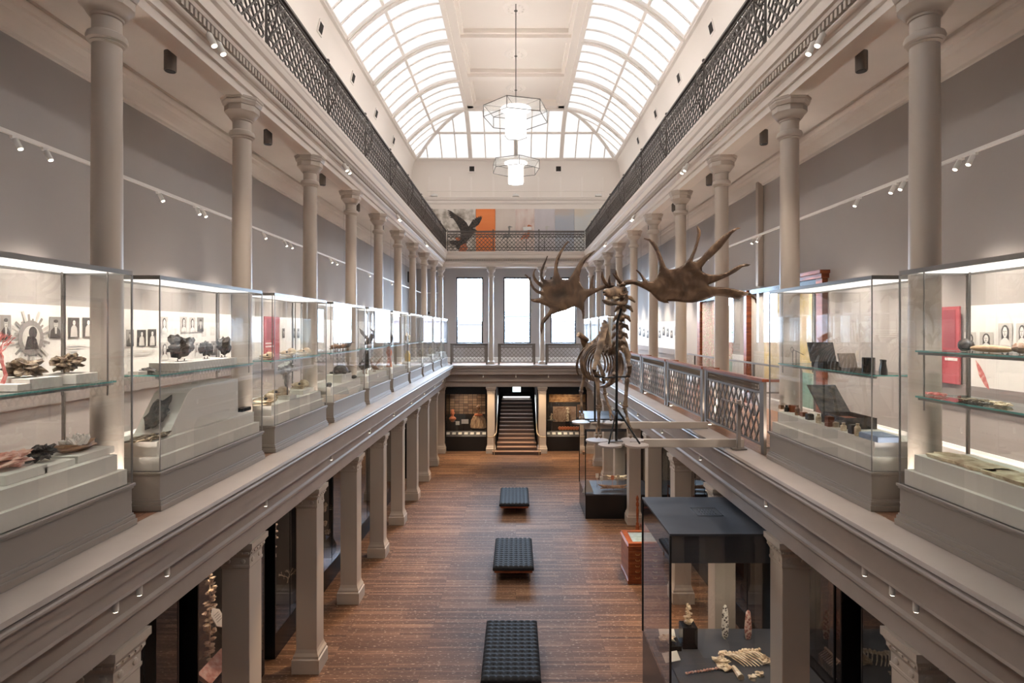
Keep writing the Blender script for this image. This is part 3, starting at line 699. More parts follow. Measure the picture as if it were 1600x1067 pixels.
# prints: card, head, shoulders
PR = 0
def portrait(x0, x1, yt, yb, kind=0, lab='', s=-1):
    global PR
    X = 5.492; ya, yb_ = sorted((YX(x0, X), YX(x1, X))); Y = (ya+yb_)/2; W = (yb_-ya)/2
    zt = CZ-(yt-515)/F*Y; zb = CZ-(yb-515)/F*Y; H = zt-zb
    mb = MB(); sg = s
    def f(pl, d): mb.prism([(p[0]*W, zb-zb+p[1]*H) for p in pl], -sg*(.002+d), -sg*d, 'x')
    if kind != 3: mb.mi = {0: 1, 1: 2, 2: 1}.get(kind, 1); f([(-1, 0), (1, 0), (1, 1), (-1, 1)], 0)
    el = lambda cx, cy, rx, ry, n=14: [(cx+rx*math.cos(2*PI*i/n), cy+ry*math.sin(2*PI*i/n)) for i in range(n)]
    if kind == 0:      # dark suited sitter on mid backdrop
        mb.mi = 0; f([(-.9, 0), (.9, 0), (.75, .35), (.3, .5), (-.3, .5), (-.75, .35)], .002)
        mb.mi = 2; f(el(.0, .64, .34, .17), .004); f([(-.12, .2), (.12, .2), (.2, .5), (-.2, .5)], .0045)
        mb.mi = 0; f(el(0, .79, .36, .08), .0052); f(el(-.13, .66, .05, .018, 6), .006); f(el(.13, .66, .05, .018, 6), .006); f(el(0, .55, .1, .015, 6), .006)
    elif kind == 1:    # pale print, dark haired sitter
        mb.mi = 0; f(el(0, .6, .55, .33), .002); f([(-.55, .1), (.55, .1), (.5, .55), (-.5, .55)], .0015)
        mb.mi = 3; f(el(0, .6, .33, .24), .004); f([(-.8, 0), (.8, 0), (.6, .22), (.15, .36), (-.15, .36), (-.6, .22)], .0035)
        mb.mi = 0; f(el(-.13, .64, .06, .02, 6), .006); f(el(.13, .64, .06, .02, 6), .006); f(el(0, .48, .12, .018, 6), .006); f([(-.02, .52), (.04, .52), (.02, .62)], .006)
    elif kind == 2:    # group: light clothes on dark
        mb.mi = 0; f([(-.95, .03), (.95, .03), (.95, .97), (-.95, .97)], .0015)
        mb.mi = 2; f([(-.6, 0.05), (.6, .05), (.5, .5), (.2, .62), (-.2, .62), (-.5, .5)], .003)
        mb.mi = 3; f(el(0, .74, .24, .12), .005); mb.mi = 0; f(el(-.1, .75, .04, .015, 6), .006); f(el(.1, .75, .04, .015, 6), .006)
    o = mb.build('portrait_print', [M['ink'], M['inkm'], M['inkl'], M['board']], loc=(s*X, Y, zb))
    PR += 1
    tag(o, lab, 'picture', 'portrait prints on the gallery boards')
    return o
L1 = [(0, 17, 492, 531, 0, 'portrait of a bald sitter in a dark suit, left photo edge'),
 (77, 96, 495, 528, 0, 'dark portrait print seen behind the rod of the nearest left showcase'), (106, 124, 496, 528, 2, 'print of a seated person in pale clothes, left of two beside the first column'),
 (129, 146, 496, 527, 2, 'print of a person in a pale coat, right of two beside the first column'), (197, 209, 515, 541, 0, 'dark portrait print at the left end of the row of three'),
 (214, 228, 515, 541, 2, 'print of a standing group, middle of the row of three'), (231, 244, 514, 541, 2, 'print of a hatted person, right end of the row of three'),
 (251, 262, 495, 520, 1, 'pale print of a standing bird man above the large meteorite'), (282, 292, 495, 518, 1, 'pale print, left of three small portraits in the upper row'),
 (296, 305, 496, 519, 1, 'bearded portrait, middle of three small portraits in the upper row'), (308, 318, 496, 518, 0, 'dark portrait, right of three small portraits in the upper row'),
 (251, 263, 535, 562, 1, 'portrait print below, left of the large meteorite'), (269, 278, 535, 552, 1, 'small portrait print half behind the large meteorite'),
 (304, 311, 535, 557, 1, 'small portrait print between the large and the middle meteorite'), (330, 337, 533, 555, 0, 'small portrait print between the two smaller meteorites'),
 (441, 445, 513, 528, 0, 'narrow print right of the red panel on the left wall'), (458, 462, 513, 528, 0, 'narrow print above the skulls, left of the last pair'), (464, 468, 513, 528, 0, 'narrow print above the skulls, right of the last pair')]
for a in L1: portrait(*a)
L2 = [(1507, 1525, 519, 545, 1, 'small pale portrait next to the red panel on the near right wall'), (1531, 1552, 519, 545, 1, 'portrait print of a smiling dark haired woman on the near right wall'),
      (1560, 1582, 505, 540, 1, 'larger pale drawing of a woman on the near right wall'), (1588, 1607, 505, 540, 1, 'pale portrait print at the right edge of the photo')]
for a in L2: portrait(*a, s=1)
for i in range(10):
    x = 998+i*6.2; portrait(x, x+3.6, 510+(i % 3)*3, 524+(i % 3)*2, 0, '%s small dark print on the far right gallery board' % ['first', 'second', 'third', 'fourth', 'fifth', 'sixth', 'seventh', 'eighth', 'ninth', 'tenth'][i], s=1)
# ornate round emblem print
Y = YX(49, 5.49); z0 = CZ-(528-515)/F*Y
mb = MB(); mb.mi = 2
for i in range(26):
    a = 2*PI*i/26; r0, r1 = .12, .22+.05*((i*7) % 3)
    mb.prism([(r0*math.cos(a-.12), r0*math.sin(a-.12)), (r1*math.cos(a-.05), r1*math.sin(a-.05)), (r1*math.cos(a+.05), r1*math.sin(a+.05)), (r0*math.cos(a+.12), r0*math.sin(a+.12))], .001, .003, 'x'); mb.mi = [1, 2, 1][i % 3]
mb.mi = 1; mb.prism([(.17*math.cos(i*PI/12), .2*math.sin(i*PI/12)) for i in range(24)], .003, .005, 'x')
mb.mi = 2; mb.prism([(.12*math.cos(i*PI/12), .14*math.sin(i*PI/12)) for i in range(24)], .005, .006, 'x')
mb.mi = 0; mb.prism([(.02+.055*math.cos(i*PI/8), .06+.07*math.sin(i*PI/8)) for i in range(16)], .006, .008, 'x'); mb.prism([(-.09, -.13), (.1, -.13), (.07, -.02), (.03, .02), (-.05, .02)], .006, .008, 'x')
tag(mb.build('emblem_print', [M['ink'], M['inkm'], M['inkl']], loc=(-5.495, Y, z0)), 'large round grey print of a silhouette in a spiked wreath on the left board', 'picture')
# red feather drawing
Y = YX(1535, 5.49)
tag(MB().prism([(-.10, -.16), (-.04, -.12), (.05, .0), (.09, .13), (.10, .18), (.04, .12), (-.03, .02), (-.08, -.09)], -.002, .0, 'x').build('feather_drawing', M['coral'], loc=(5.492, Y, CZ-(587-515)/F*Y)).__class__ and bpy.data.objects['feather_drawing'], 'pale red feather drawing below the portraits on the near right wall', 'picture')
def caption(px, py, s, lab, n=4, w=.35):
    Y = YX(px, 5.49); z = CZ-(py-515)/F*Y; mb = MB()
    for i in range(n): mb.box(-.001, .001, -w/2, w/2-(.1 if i == n-1 else 0), -i*.03, -i*.03+.006)
    tag(mb.build('caption_text', M['inkl'], loc=(s*(5.492 if abs(px-806) > 620 or s < 0 else 5.545), Y, z)), lab, 'caption')
caption(35, 575, -1, 'grey caption lines below the round emblem print'); caption(118, 540, -1, 'grey caption lines below the pair of prints', 3); caption(222, 548, -1, 'grey caption lines under the row of three prints', 3, .6)
caption(1378, 516, 1, 'grey wall text on the cream right wall between the showcases', 4, .5)
# ================================================================ GLAZED WALL DISPLAY on the right (timber framed, painted works behind)
t = thing('glazed_display', 'timber framed glass wall display with colourful paintings on the right gallery wall', 'display', (5.55, 13.8, 4.40))
y0, y1 = -3.55, 3.5
for q in ((-.10, y0, y0+.22), (-.10, y1-.22, y1), (-.14, -.28, -.12)): MB().box(q[0], 0, q[1], q[2], 0, 2.64).build('timber_post', M['mahog'], t)
MB().box(-.10, 0, y0+.22, -.28, 2.54, 2.64).box(-.10, 0, -.12, y1-.22, 2.54, 2.64).build('dark_transom', M['black'], t)
MB().box(-.14, 0, y0-.05, y0+1.0, 2.64, 2.72).box(-.18, 0, y0-.08, y0+1.05, 2.72, 2.78).build('timber_cornice', M['mahog'], t)
MB().quad((-.055, y0+.2, 0), (-.055, -.2, 0), (-.055, -.2, 2.56), (-.055, y0+.2, 2.56)).build('glass_pane', M['glass'], t)
MB().quad((-.055, -.2, 0), (-.055, y1-.2, 0), (-.055, y1-.2, 2.56), (-.055, -.2, 2.56)).build('glass_pane', M['glass'], t)
pa = ramp_mat('floral_painting', [(.3, .27, .2), (.75, .68, .55), (.6, .22, .25), (.85, .8, .65), (.35, .38, .2)], 14, .6, tex='vor')
pb = ramp_mat('peach_painting', [(.75, .5, .32), (.8, .68, .5), (.78, .6, .25), (.8, .75, .6)], 1.6, .6)
pc = ramp_mat('green_painting', [(.2, .42, .33), (.35, .6, .5), (.6, .68, .55)], 2, .6)
for (a, b, z0, z1, m, nm) in ((2.0, 3.25, .0, 2.5, pa, 'floral_painting'), (.9, 2.0, .9, 2.5, pa, 'floral_painting'), (.9, 2.0, 0, .9, pc, 'green_painting'), (.05, .9, 0, 1.1, M['board'], 'white_hanging'),
                          (-1.0, -.3, 0, 2.5, M['deck'], 'pale_panel'), (-1.9, -1.0, .6, 2.5, pb, 'peach_painting'), (-1.9, -1.0, 0, .6, M['deck'], 'pale_panel'), (-3.3, -1.9, .9, 2.5, pb, 'peach_painting'), (-3.3, -1.9, 0, .9, pc, 'green_painting')):
    MB().box(-.03, -.005, a, b, z0, z1).build(nm, m, t)
tag(MB().box(-.12, -.0, -.06, .06, 0, 2.4).build('wall_pipe', M['taupe'], loc=(5.54, 12.95, 7.1)), 'taupe vertical duct on the right wall above the timber framed display', 'duct')
# glass screen with dark rail inside the right gallery
t = thing('glass_screen', 'glass balustrade with a dark top rail in front of the timber framed wall display', 'railing', (4.75, 12.0, 4.40))
MB().tube([(0, -2.4, 1.05), (0, 5.2, 1.05)], .02, 6).build('top_rail', M['steel'], t); MB().quad((0, -2.4, .05), (0, 5.2, .05), (0, 5.2, 1.04), (0, -2.4, 1.04)).build('glass_pane', M['glass'], t)
for q in (-2.4, -.5, 1.4, 3.3, 5.2): MB().box(-.02, .02, q-.015, q+.015, 0, 1.04).build('post', M['steel'], t)
# ================================================================ TRACKS AND LAMPS
def tracks(s, nm):
    t = thing('light_track', 'white lighting track hung along the %s gallery' % nm, 'track', (s*4.78, 13, 7.98))
    MB().box(-.018, .018, -16, 16.2, -.018, .018).build('track_bar', M['white'], t)
    for q in range(-12, 17, 3): MB().tube([(0, q, .018), (0, q, 1.59)], .003, 4).build('suspension_wire', M['steel'], t)
    if s < 0:
        MB().box(-.018, 1.05, 16.2, 16.236, -.018, .018).build('track_return', M['white'], t)
    return t
tracks(-1, 'left'); tracks(1, 'right')
hd = thing('track_spotlight', '', 'spotlight', (0, 0, 0))
MB().box(-.015, .015, -.03, .03, -.03, -.0).build('adaptor', M['white'], hd)
Mt = Matrix.Rotation(math.radians(28), 4, 'Y')
MB().lathe([(.024, -.145), (.026, -.143), (.026, -.05), (.02, -.035)], n=14, M=Mt).build('lamp_body', M['white'], hd, smooth=True)
MB().lathe([(.02, -.150), (.02, -.146)], n=12, M=Mt).build('lens', M['bulb'], hd)
spots = {-1: [21, 69, 152, 247, 305, 315, 362, 410, 443, 452, 515, 523, 548, 575, 585, 610], 1: [1502, 1523, 1415, 1400, 1343, 1240, 1188, 1180, 1110, 1095, 1050, 1030]}
fs = True
for s in (-1, 1):
    xs_ = spots[s]
    for i, px in enumerate(xs_):
        Y = YX(px, 4.78)
        o = hd if fs else copy_tree(hd); fs = False
        o.location = (s*4.78, Y, 7.965); o.scale = (-1, 1, 1) if s < 0 else (1, 1, 1)
        o['group'] = 'white spotlights on the gallery tracks'
        o['label'] = 'small white track spotlight on the %s gallery track, %s' % ('left' if s < 0 else 'right', (ORD+['fourteenth', 'fifteenth', 'sixteenth'])[i]+(' from the viewer' if i else ' the viewer'))
    for i in range(21):
        y = 2.6+1.32*i
        lamp('track_light', 'SPOT', (s*4.74, y, 7.76), WASH, (1, .88, .75), target=(s*5.58, y, 4.3), spot=75, blend=1, size=.12)
# cylindrical downlights under the gallery ceiling
dn = thing('ceiling_downlight', '', 'spotlight', (0, 0, 0))
MB().lathe([(.062, -.50), (.065, -.495), (.065, -.28), (.06, -.275)], n=20).build('lamp_body', M['rail'], dn, smooth=True)
MB().lathe([(.055, -.506), (.055, -.501)], n=16).build('dark_lens', M['black'], dn); MB().tube([(0, 0, -.275), (0, 0, -.0)], .012, 6).build('stem', M['rail'], dn)
fs = True
for s in (-1, 1):
    for i in range(9):
        Y = 6.6+2.6*i
        o = dn if fs else copy_tree(dn); fs = False
        o.location = (s*3.96, Y, 9.58); o['group'] = 'cylindrical downlights of the gallery ceilings'
        o['label'] = 'grey cylindrical downlight hanging beside the %s gallery beam, %s' % ('left' if s < 0 else 'right', ORD[i]+(' from the viewer' if i else ' the viewer'))
# white pairs of spots on the upper entablature and small spots on the lower one
cs = thing('cornice_spotlight', '', 'spotlight', (0, 0, 0))
MB().box(-.02, .02, -.02, .02, -.04, 0).build('bracket', M['white'], cs)
Mt2 = Matrix.Rotation(math.radians(-25), 4, 'Y')
MB().lathe([(.036, -.17), (.038, -.168), (.038, -.03), (.03, -.02)], n=14, M=Mt2).build('lamp_body', M['white'], cs, smooth=True)
MB().lathe([(.03, -.176), (.03, -.171)], n=12, M=Mt2).build('lens', M['bulb'], cs)
fs = True
for s in (-1, 1):
    for i, y in enumerate((6.55, 6.75, 11.7, 11.9, 16.9, 17.1, 22.1, 22.3)):
        o = cs if fs else copy_tree(cs); fs = False
        o.location = (s*3.50, y, 9.50); o.scale = (s*-1, 1, 1); o['group'] = 'white spotlights on the upper cornice'
        o['label'] = 'white cornice spotlight %s of the %s pair on the %s side' % ('first' if i % 2 == 0 else 'second', ORD[i//2], 'left' if s < 0 else 'right')
        if i % 2 == 0: lamp('cornice_light', 'SPOT', (s*3.38, y+.1, 9.36), CORN, (1, .87, .74), target=(-s*1.6, y+1.2, 2.5), spot=110, blend=.7, size=.05)
    for y in (5, 9, 13, 17, 21, 25): lamp('roof_fill', 'SPOT', (s*4.0, y, 11.15), FILL, (1, .95, .91), target=(-s*5.2, y+.5, 14.2), spot=115, blend=1, size=.15)  # added fill spots without fixtures, lifting the vault and upper walls
ls = thing('ledge_spotlight', '', 'spotlight', (0, 0, 0))
MB().box(-.012, .012, -.012, .012, -.03, 0).build('bracket', M['white'], ls); MB().lathe([(.022, -.13), (.024, -.125), (.024, -.02)], n=12).build('lamp_body', M['white'], ls, smooth=True)
MB().lathe([(.018, -.134), (.018, -.131)], n=10).build('lens', M['bulb'], ls)
fs = True
for s in (-1, 1):
    ys = [4.75, 5.05, 5.45, 7.6, 10.3, 13, 15.6, 18.2, 20.8, 23.4, 26]
    for i, y in enumerate(ys):
        o = ls if fs else copy_tree(ls); fs = False
        o.location = (s*3.30, y, 3.925); o['group'] = 'small white spotlights under the gallery ledges'
        o['label'] = 'small white spotlight under the %s ledge, %s' % ('left' if s < 0 else 'right', ORD[i]+(' from the viewer' if i else ' the viewer'))
for i, x in enumerate((-1.6, 0, 1.6)):
    tag(copy_tree(ls, loc=(x, C0+3.30, 3.925)), 'small white spotlight under the far ledge, %s' % ['left of the exit sign', 'above the exit sign', 'right of the exit sign'][i])
for s in (-1, 1):
    for k in range(-1, 9):
        y = 5.27+2.6*k
        if s > 0 and k in (1, 5): continue
        lamp('floor_spot', 'SPOT', (s*3.2, y+.9, 3.75), DOWN, (1, .66, .36), target=(s*2.95, y+.55, 0), spot=62, blend=.9, size=.04)
for x in (-2.4, -1.3, 0, 1.3, 2.5): lamp('floor_spot', 'SPOT', (x, 28.0, 3.75), DOWN*.8, (1, .72, .45), target=(x*.95, 28.1, 0), spot=70, blend=.9, size=.04)
# floor uplights between the showcases
ul = thing('floor_uplight', '', 'light', (0, 0, 0))
MB().lathe([(.045, 0), (.045, .006), (.03, .008)], n=16).build('trim_ring', M['chrome'], ul); MB().lathe([(.028, .009), (.02, .011)], n=12).build('lens', M['bulb'], ul)
fs = True
for s in (-1, 1):
    for k in range(0, 7):
        if s > 0 and k > 5: continue
        o = ul if fs else copy_tree(ul); fs = False
        y = 5.20+2.6*k; o.location = (s*3.50, y, 4.398)
        for dx, dy, tx in ((3.47, -.06, 3.75), (4.05, .0, 4.7)): lamp('uplight', 'SPOT', (s*dx, y+.07+dy, 4.45), UPL, (1, .9, .8), target=(s*tx, y+.07+(1.3 if dx > 4 else 0), 9.5), spot=66, blend=.5, size=.04)
        o['group'] = 'small floor lights at the gallery columns'
        o['label'] = 'tiny round floor light at the foot of the %s gallery column, %s from the viewer' % (('left' if s < 0 else 'right'), ORD[k])
# chandeliers
def chandelier(y, rot, zt, lab):
    t = thing('hexagonal_pendant_lamp', lab, 'lamp', (0, y, 13.38)); R = 1.08
    V = [(R*math.sin(rot+i*PI/3), -R*math.cos(rot+i*PI/3)) for i in range(6)]
    f = MB()
    for i in range(6):
        a, b = V[i], V[(i+1) % 6]
        for z in (0, -.37): f.tube([(*a, z), (*b, z)], .013, 6)
        f.tube([(*a, 0), (*a, -.37)], .013, 6); f.tube([(*a, 0), (0, 0, 0)], .009, 5)
    f.build('hexagon_frame', M['iron'], t)
    gm = bpy.data.materials.get('frosted_pane')
    if not gm:
        gm = bpy.data.materials.new('frosted_pane'); gm.use_nodes = True; nt = gm.node_tree; nt.nodes.clear()
        o_ = nt.nodes.new('ShaderNodeOutputMaterial'); mx = nt.nodes.new('ShaderNodeMixShader'); tr = nt.nodes.new('ShaderNodeBsdfTransparent'); df = nt.nodes.new('ShaderNodeBsdfTranslucent'); df.inputs[0].default_value = (.9, .92, .9, 1)
        mx.inputs[0].default_value = .2; nt.links.new(tr.outputs[0], mx.inputs[1]); nt.links.new(df.outputs[0], mx.inputs[2]); nt.links.new(mx.outputs[0], o_.inputs[0])
    for i in range(6):
        a, b = V[i], V[(i+1) % 6]
        MB().quad((*a, -.36), (*b, -.36), (*b, -.01), (*a, -.01)).build('glass_pane', gm, t)
    MB().prism([(v[0]*.99, v[1]*.99) for v in V], -.012, -.006, 'z').build('top_glass', gm, t)
    MB().lathe([(.5, -.02), (.5, -.05)], n=32).build('diffuser', M['drum'], t)
    d = MB(); r = .36
    W = [(r*math.sin(rot+i*PI/3), -r*math.cos(rot+i*PI/3)) for i in range(6)]
    d.prism(W, -.92, -.05, 'z'); d.build('drum', M['drum'], t)
    f = MB()
    for i in range(6):
        a, b = W[i], W[(i+1) % 6]; f.tube([(a[0]*1.02, a[1]*1.02, -.93), (b[0]*1.02, b[1]*1.02, -.93)], .008, 5)
    f.build('drum_edge', M['iron'], t)
    MB().tube([(0, 0, 0), (0, 0, zt-13.38)], .016, 8).build('rod', M['iron'], t)
chandelier(18.9, math.radians(-15), 16.8, 'large hexagonal glass pendant lamp with lit white drum, nearer of two')
chandelier(25.0, math.radians(8), 16.8, 'hexagonal glass pendant lamp with lit white drum, farther of two')
# fire alarm / small camera dots on the left far wall
for x, y, nm in ((-5.5, 26.9, 'left'), (-4.6, 30.45, 'right')):
    tag(MB().blob((0, 0, 0), (.05, .05, .08), amp=0).build('wall_camera', M['black'], loc=(x, y, 7.0)), 'tiny dark wall camera in the far left gallery corner, %s one' % nm, 'camera')
tag(MB().box(-.02, .02, -.2, .2, 0, .55).build('wall_speaker', M['black'], loc=(-5.52, 29.7, 8.55)), 'dark speaker high on the left wall near the far corner', 'speaker')
# ================================================================ GIANT DEER SKELETON on its platform
def inside(p, poly):
    x, y = p; c = False; n = len(poly)
    for i in range(n):
        x1, y1 = poly[i]; x2, y2 = poly[i-1]
        if (y1 > y) != (y2 > y) and x < (x2-x1)*(y-y1)/(y2-y1)+x1: c = not c
    return c
def segd(p, a, b):
    ax, ay = a; bx, by = b; dx, dy = bx-ax, by-ay; L = dx*dx+dy*dy
    t = 0 if L < 1e-12 else max(0, min(1, ((p[0]-ax)*dx+(p[1]-ay)*dy)/L))
    return math.hypot(p[0]-ax-t*dx, p[1]-ay-t*dy)
def inflate(poly, mapf, step, R, bend=None):
    """poly in metres (u, v); mapf(u, v, t) -> world; t signed half thickness"""
    bd = []
    n = len(poly)
    for i in range(n):
        a = poly[i]; b = poly[(i+1) % n]; L = math.hypot(b[0]-a[0], b[1]-a[1]); k = max(1, int(L/(step*1.2)))
        for j in range(k): bd.append((a[0]+(b[0]-a[0])*j/k, a[1]+(b[1]-a[1])*j/k))
    nb = len(bd); pts = [Vector(p) for p in bd]
    x0 = min(p[0] for p in bd); x1 = max(p[0] for p in bd); y0 = min(p[1] for p in bd); y1 = max(p[1] for p in bd)
    dist = {}
    yy = y0; r = 0
    while yy < y1:
        xx = x0+(step/2 if r % 2 else 0)
        while xx < x1:
            if inside((xx, yy), bd):
                d = min(segd((xx, yy), bd[i], bd[(i+1) % nb]) for i in range(nb))
                if d > step*.35: dist[len(pts)] = d; pts.append(Vector((xx, yy)))
            xx += step
        yy += step*.8; r += 1
    out = delaunay_2d_cdt(pts, [], [list(range(nb))], 1, 1e-6)
    V, Fc, orig = out[0], out[2], out[3]
    N = len(V); D = []
    for i in range(N):
        o = orig[i]
        D.append(0 if any(q < nb for q in o) else (dist.get(o[0], 0) if o else 0))
    def th(d): d = min(d, R); return math.sqrt(max(0, d*(2*R-d)))*.8
    vs = [mapf(V[i].x, V[i].y, th(D[i])+.004) for i in range(N)]+[mapf(V[i].x, V[i].y, -th(D[i])*.8-.004) for i in range(N)]
    fs = [tuple(f) for f in Fc]+[tuple(N+q for q in reversed(f)) for f in Fc]
    ec = {}
    for f in Fc:
        for i in range(len(f)):
            e = (f[i], f[(i+1) % len(f)]); ec[e] = 1
    for (a, b) in ec:
        if (b, a) not in ec: fs.append((b, a, N+a, N+b))
    return vs, fs
LA = [(985,505),(940,510),(900,520),(860,540),(800,565),(770,568),(755,545),(757,500),(769,430),(760,424),(745,450),(730,500),(722,555),(712,578),(690,582),(660,575),(630,545),(610,500),(610,430),(630,350),(680,260),(730,210),(782,155),(772,153),(720,180),(660,215),(610,270),(570,340),(530,410),(500,455),(470,475),(420,470),(390,440),(372,400),(362,340),(375,270),(410,180),(460,90),(492,55),(480,45),(450,70),(390,160),(350,230),(332,300),(325,370),(320,430),(290,475),(250,485),(212,470),(195,430),(200,380),(225,310),(248,240),(258,212),(246,212),(225,265),(200,310),(175,370),(170,430),(180,480),(205,515),(190,515),(150,490),(118,450),(107,410),(112,380),(127,358),(114,358),(92,395),(86,430),(98,480),(140,530),(190,570),(205,590),(190,603),(150,596),(112,568),(84,520),(62,470),(32,435),(5,415),(-2,425),(25,450),(46,480),(62,530),(88,580),(130,622),(195,650),(200,668),(160,680),(110,690),(66,690),(72,712),(100,725),(160,735),(210,755),(260,775),(282,800),(262,840),(222,885),(187,930),(172,980),(172,1040),(188,1085),(196,1050),(215,960),(260,910),(290,870),(340,850),(400,830),(460,815),(520,785),(560,775),(600,790),(630,820),(641,870),(641,912),(655,914),(663,870),(662,800),(660,730),(685,685),(725,655),(780,625),(840,595),(900,565),(950,545),(985,535)]
RA = [(-85,715),(-88,690),(-40,650),(0,635),(60,632),(120,645),(165,655),(160,625),(130,575),(92,532),(105,525),(150,565),(190,615),(240,656),(280,653),(320,612),(338,560),(345,500),(335,430),(310,340),(270,270),(230,215),(178,195),(180,186),(240,193),(290,225),(330,280),(360,350),(390,430),(420,500),(450,522),(500,520),(560,500),(620,465),(670,400),(710,310),(740,220),(755,130),(746,60),(760,52),(790,105),(792,150),(772,220),(747,310),(718,390),(705,438),(740,443),(790,400),(860,320),(950,230),(1040,150),(1120,100),(1190,70),(1222,78),(1180,95),(1130,135),(1080,200),(1010,290),(930,370),(850,440),(805,500),(808,542),(850,568),(910,580),(980,580),(1060,560),(1140,510),(1210,475),(1280,460),(1328,472),(1300,487),(1240,498),(1170,550),(1080,600),(990,640),(920,668),(875,687),(885,703),(950,710),(1060,718),(1150,733),(1240,753),(1320,775),(1368,805),(1397,850),(1392,892),(1378,880),(1372,850),(1335,812),(1290,798),(1240,820),(1200,848),(1130,832),(1040,812),(960,805),(880,833),(800,863),(700,880),(620,878),(540,868),(470,865),(440,866),(452,884),(400,884),(340,862),(300,825),(250,770),(190,735),(120,702),(60,682),(0,686),(-40,702)]
EK = thing('giant_deer_skeleton', 'brown mounted giant deer skeleton with huge palmate antlers, standing on pale discs', 'skeleton', (1.45, 9.0, 4.55))
EL = Vector((1.45, 9.0, 4.55))
def antler(poly, ox, oy, sc_, z0, kz, cx, side):
    def tr(p): return (ox+p[0]/sc_, oy+p[1]/sc_)
    k = 8.2/F
    pm = [((tr(p)[0]-806)*k, (515-tr(p)[1])*k) for p in poly]
    zz = lambda u: z0+kz*abs(u-cx)
    def mp(u, v, t):
        Y = zz(u)+.10*math.cos(v*2.0)*min(1, abs(u-cx)*2)-.06; s = Y/8.2
        q = Vector((u*s, Y, CZ+v*s)); n = Vector((side*.35, -1, .12)).normalized()
        w_ = .012*noise.noise(Vector((u*9, v*9, side)))+.006*noise.noise(Vector((u*30, v*6, side)))
        return q+n*(t+(w_ if t > .012 else 0))-EL
    vs, fs = inflate(pm, mp, .026, .034)
    mb = MB(); mb.add(vs, fs); return mb.build('antler', M['antler'], EK, smooth=True)
antler(LA, 820, 370, 7.114, 8.18, .62, 1.28, 1)
antler(RA, 980, 345, 6.886, 8.12, -.30, 1.55, -1)
def R_(ps): return [p-EL for p in ps]
def bone(name, a, b, r0, r1, rm=None, mid=None, mt='bone', n=9):
    """long bone between world points with flared ends"""
    a = Vector(a); b = Vector(b); rm = rm or min(r0, r1)*.55
    m = (a+b)/2 if mid is None else Vector(mid)
    ps, rs = [], []
    for i in range(11):
        t = i/10; p = a*(1-t)**2+m*2*t*(1-t)+b*t*t if mid is not None else a.lerp(b, t)
        e0 = max(0, 1-t/.22); e1 = max(0, 1-(1-t)/.22)
        r = rm+(r0-rm)*e0**1.3+(r1-rm)*e1**1.3
        if i == 0: r = r0*.7
        if i == 10: r = r1*.7
        ps.append(p-EL); rs.append(r)
    mb = MB(); mb.tube(ps, rs, n)
    mb.v = [tuple(Vector(v)+Vector((1, 1, 1))*.006*noise.noise(Vector(v)*25)) for v in mb.v]
    return mb.build(name, M[mt], EK, smooth=True)
# skull: lofted sections from the nose (left) to the occiput
sk = MB(); a = pt(944, 458, 7.78); b = pt(974, 455, 8.22); ax = (b-a).normalized(); up = Vector((0, 0, 1)); up = (up-ax*up.dot(ax)).normalized(); sd = ax.cross(up)
L = (b-a).length*1.02
sect = [(0, .028, .032, .012), (.08, .05, .045, .006), (.22, .062, .06, -.002), (.4, .066, .072, -.008), (.55, .078, .085, -.012), (.68, .098, .088, -.006), (.8, .10, .085, .004), (.92, .085, .075, .008), (1.0, .05, .05, .0)]
vs = []; n = 14
for t_, wd, ht, dz in sect:
    for j in range(n):
        an = 2*PI*j/n; q = a+ax*L*t_+sd*wd*math.cos(an)+up*(ht*math.sin(an)+dz+.0)
        q = q+Vector((1, 1, 1))*.008*noise.noise(q*18); vs.append(q-EL)
fs = [(i*n+j, i*n+(j+1) % n, (i+1)*n+(j+1) % n, (i+1)*n+j) for i in range(len(sect)-1) for j in range(n)]+[tuple(range(n)), tuple((len(sect)-1)*n+j for j in range(n))]
sk.add(vs, fs)
sko = sk.build('skull', M['bone'], EK, smooth=True)
ho = MB()
ctr = a+ax*L*.7
for sg in (-1, 1):
    c = ctr+sd*sg*.088+up*.022; ring_ = []
    q = MB().blob(c-EL, (.03, .03, .03), amp=0, nu=12, nv=8); q.build('eye_socket', M['dkhole'], sko)
    MB().tube([c-EL+(ax*math.cos(u)+up*math.sin(u))*.038+sd*sg*.004 for u in [2*PI*i/12 for i in range(13)]], .010, 6, cap=False).build('socket_rim', M['bone'], sko, smooth=True)
MB().blob(a-EL+ax*.02+up*.012, (.03, .03, .022), amp=0, nu=10, nv=8).build('nasal_opening', M['dkhole'], sko)
for sg in (-1, 1):   # cheek bone and tooth row
    MB().tube(R_([a+ax*L*q_+sd*sg*w_+up*h_ for q_, w_, h_ in ((.5, .075, -.03), (.62, .095, -.045), (.78, .105, -.035), (.9, .09, -.01))]), .013, 6).build('cheek_bone', M['bone'], sko, smooth=True)
    tb = MB()
    for i in range(6):
        c = a+ax*L*(.3+.055*i)+sd*sg*.045-up*.075; tb.blob(c-EL, (.014, .012, .022), seed=i, amp=.15, nu=8, nv=5)
    tb.build('tooth_row', M['cbone'], sko)
jw = MB()
for sg in (-1, 1):
    J = [a+ax*L*q_+sd*sg*w_+up*h_ for q_, w_, h_ in ((-.04, .012, -.095), (.12, .03, -.13), (.35, .05, -.155), (.6, .07, -.165), (.78, .085, -.15), (.86, .085, -.09), (.86, .08, -.02))]
    jw.tube(R_(J), [.014, .02, .024, .03, .034, .026, .016], 8)
jw.build('lower_jaw', M['bone'], EK, smooth=True)
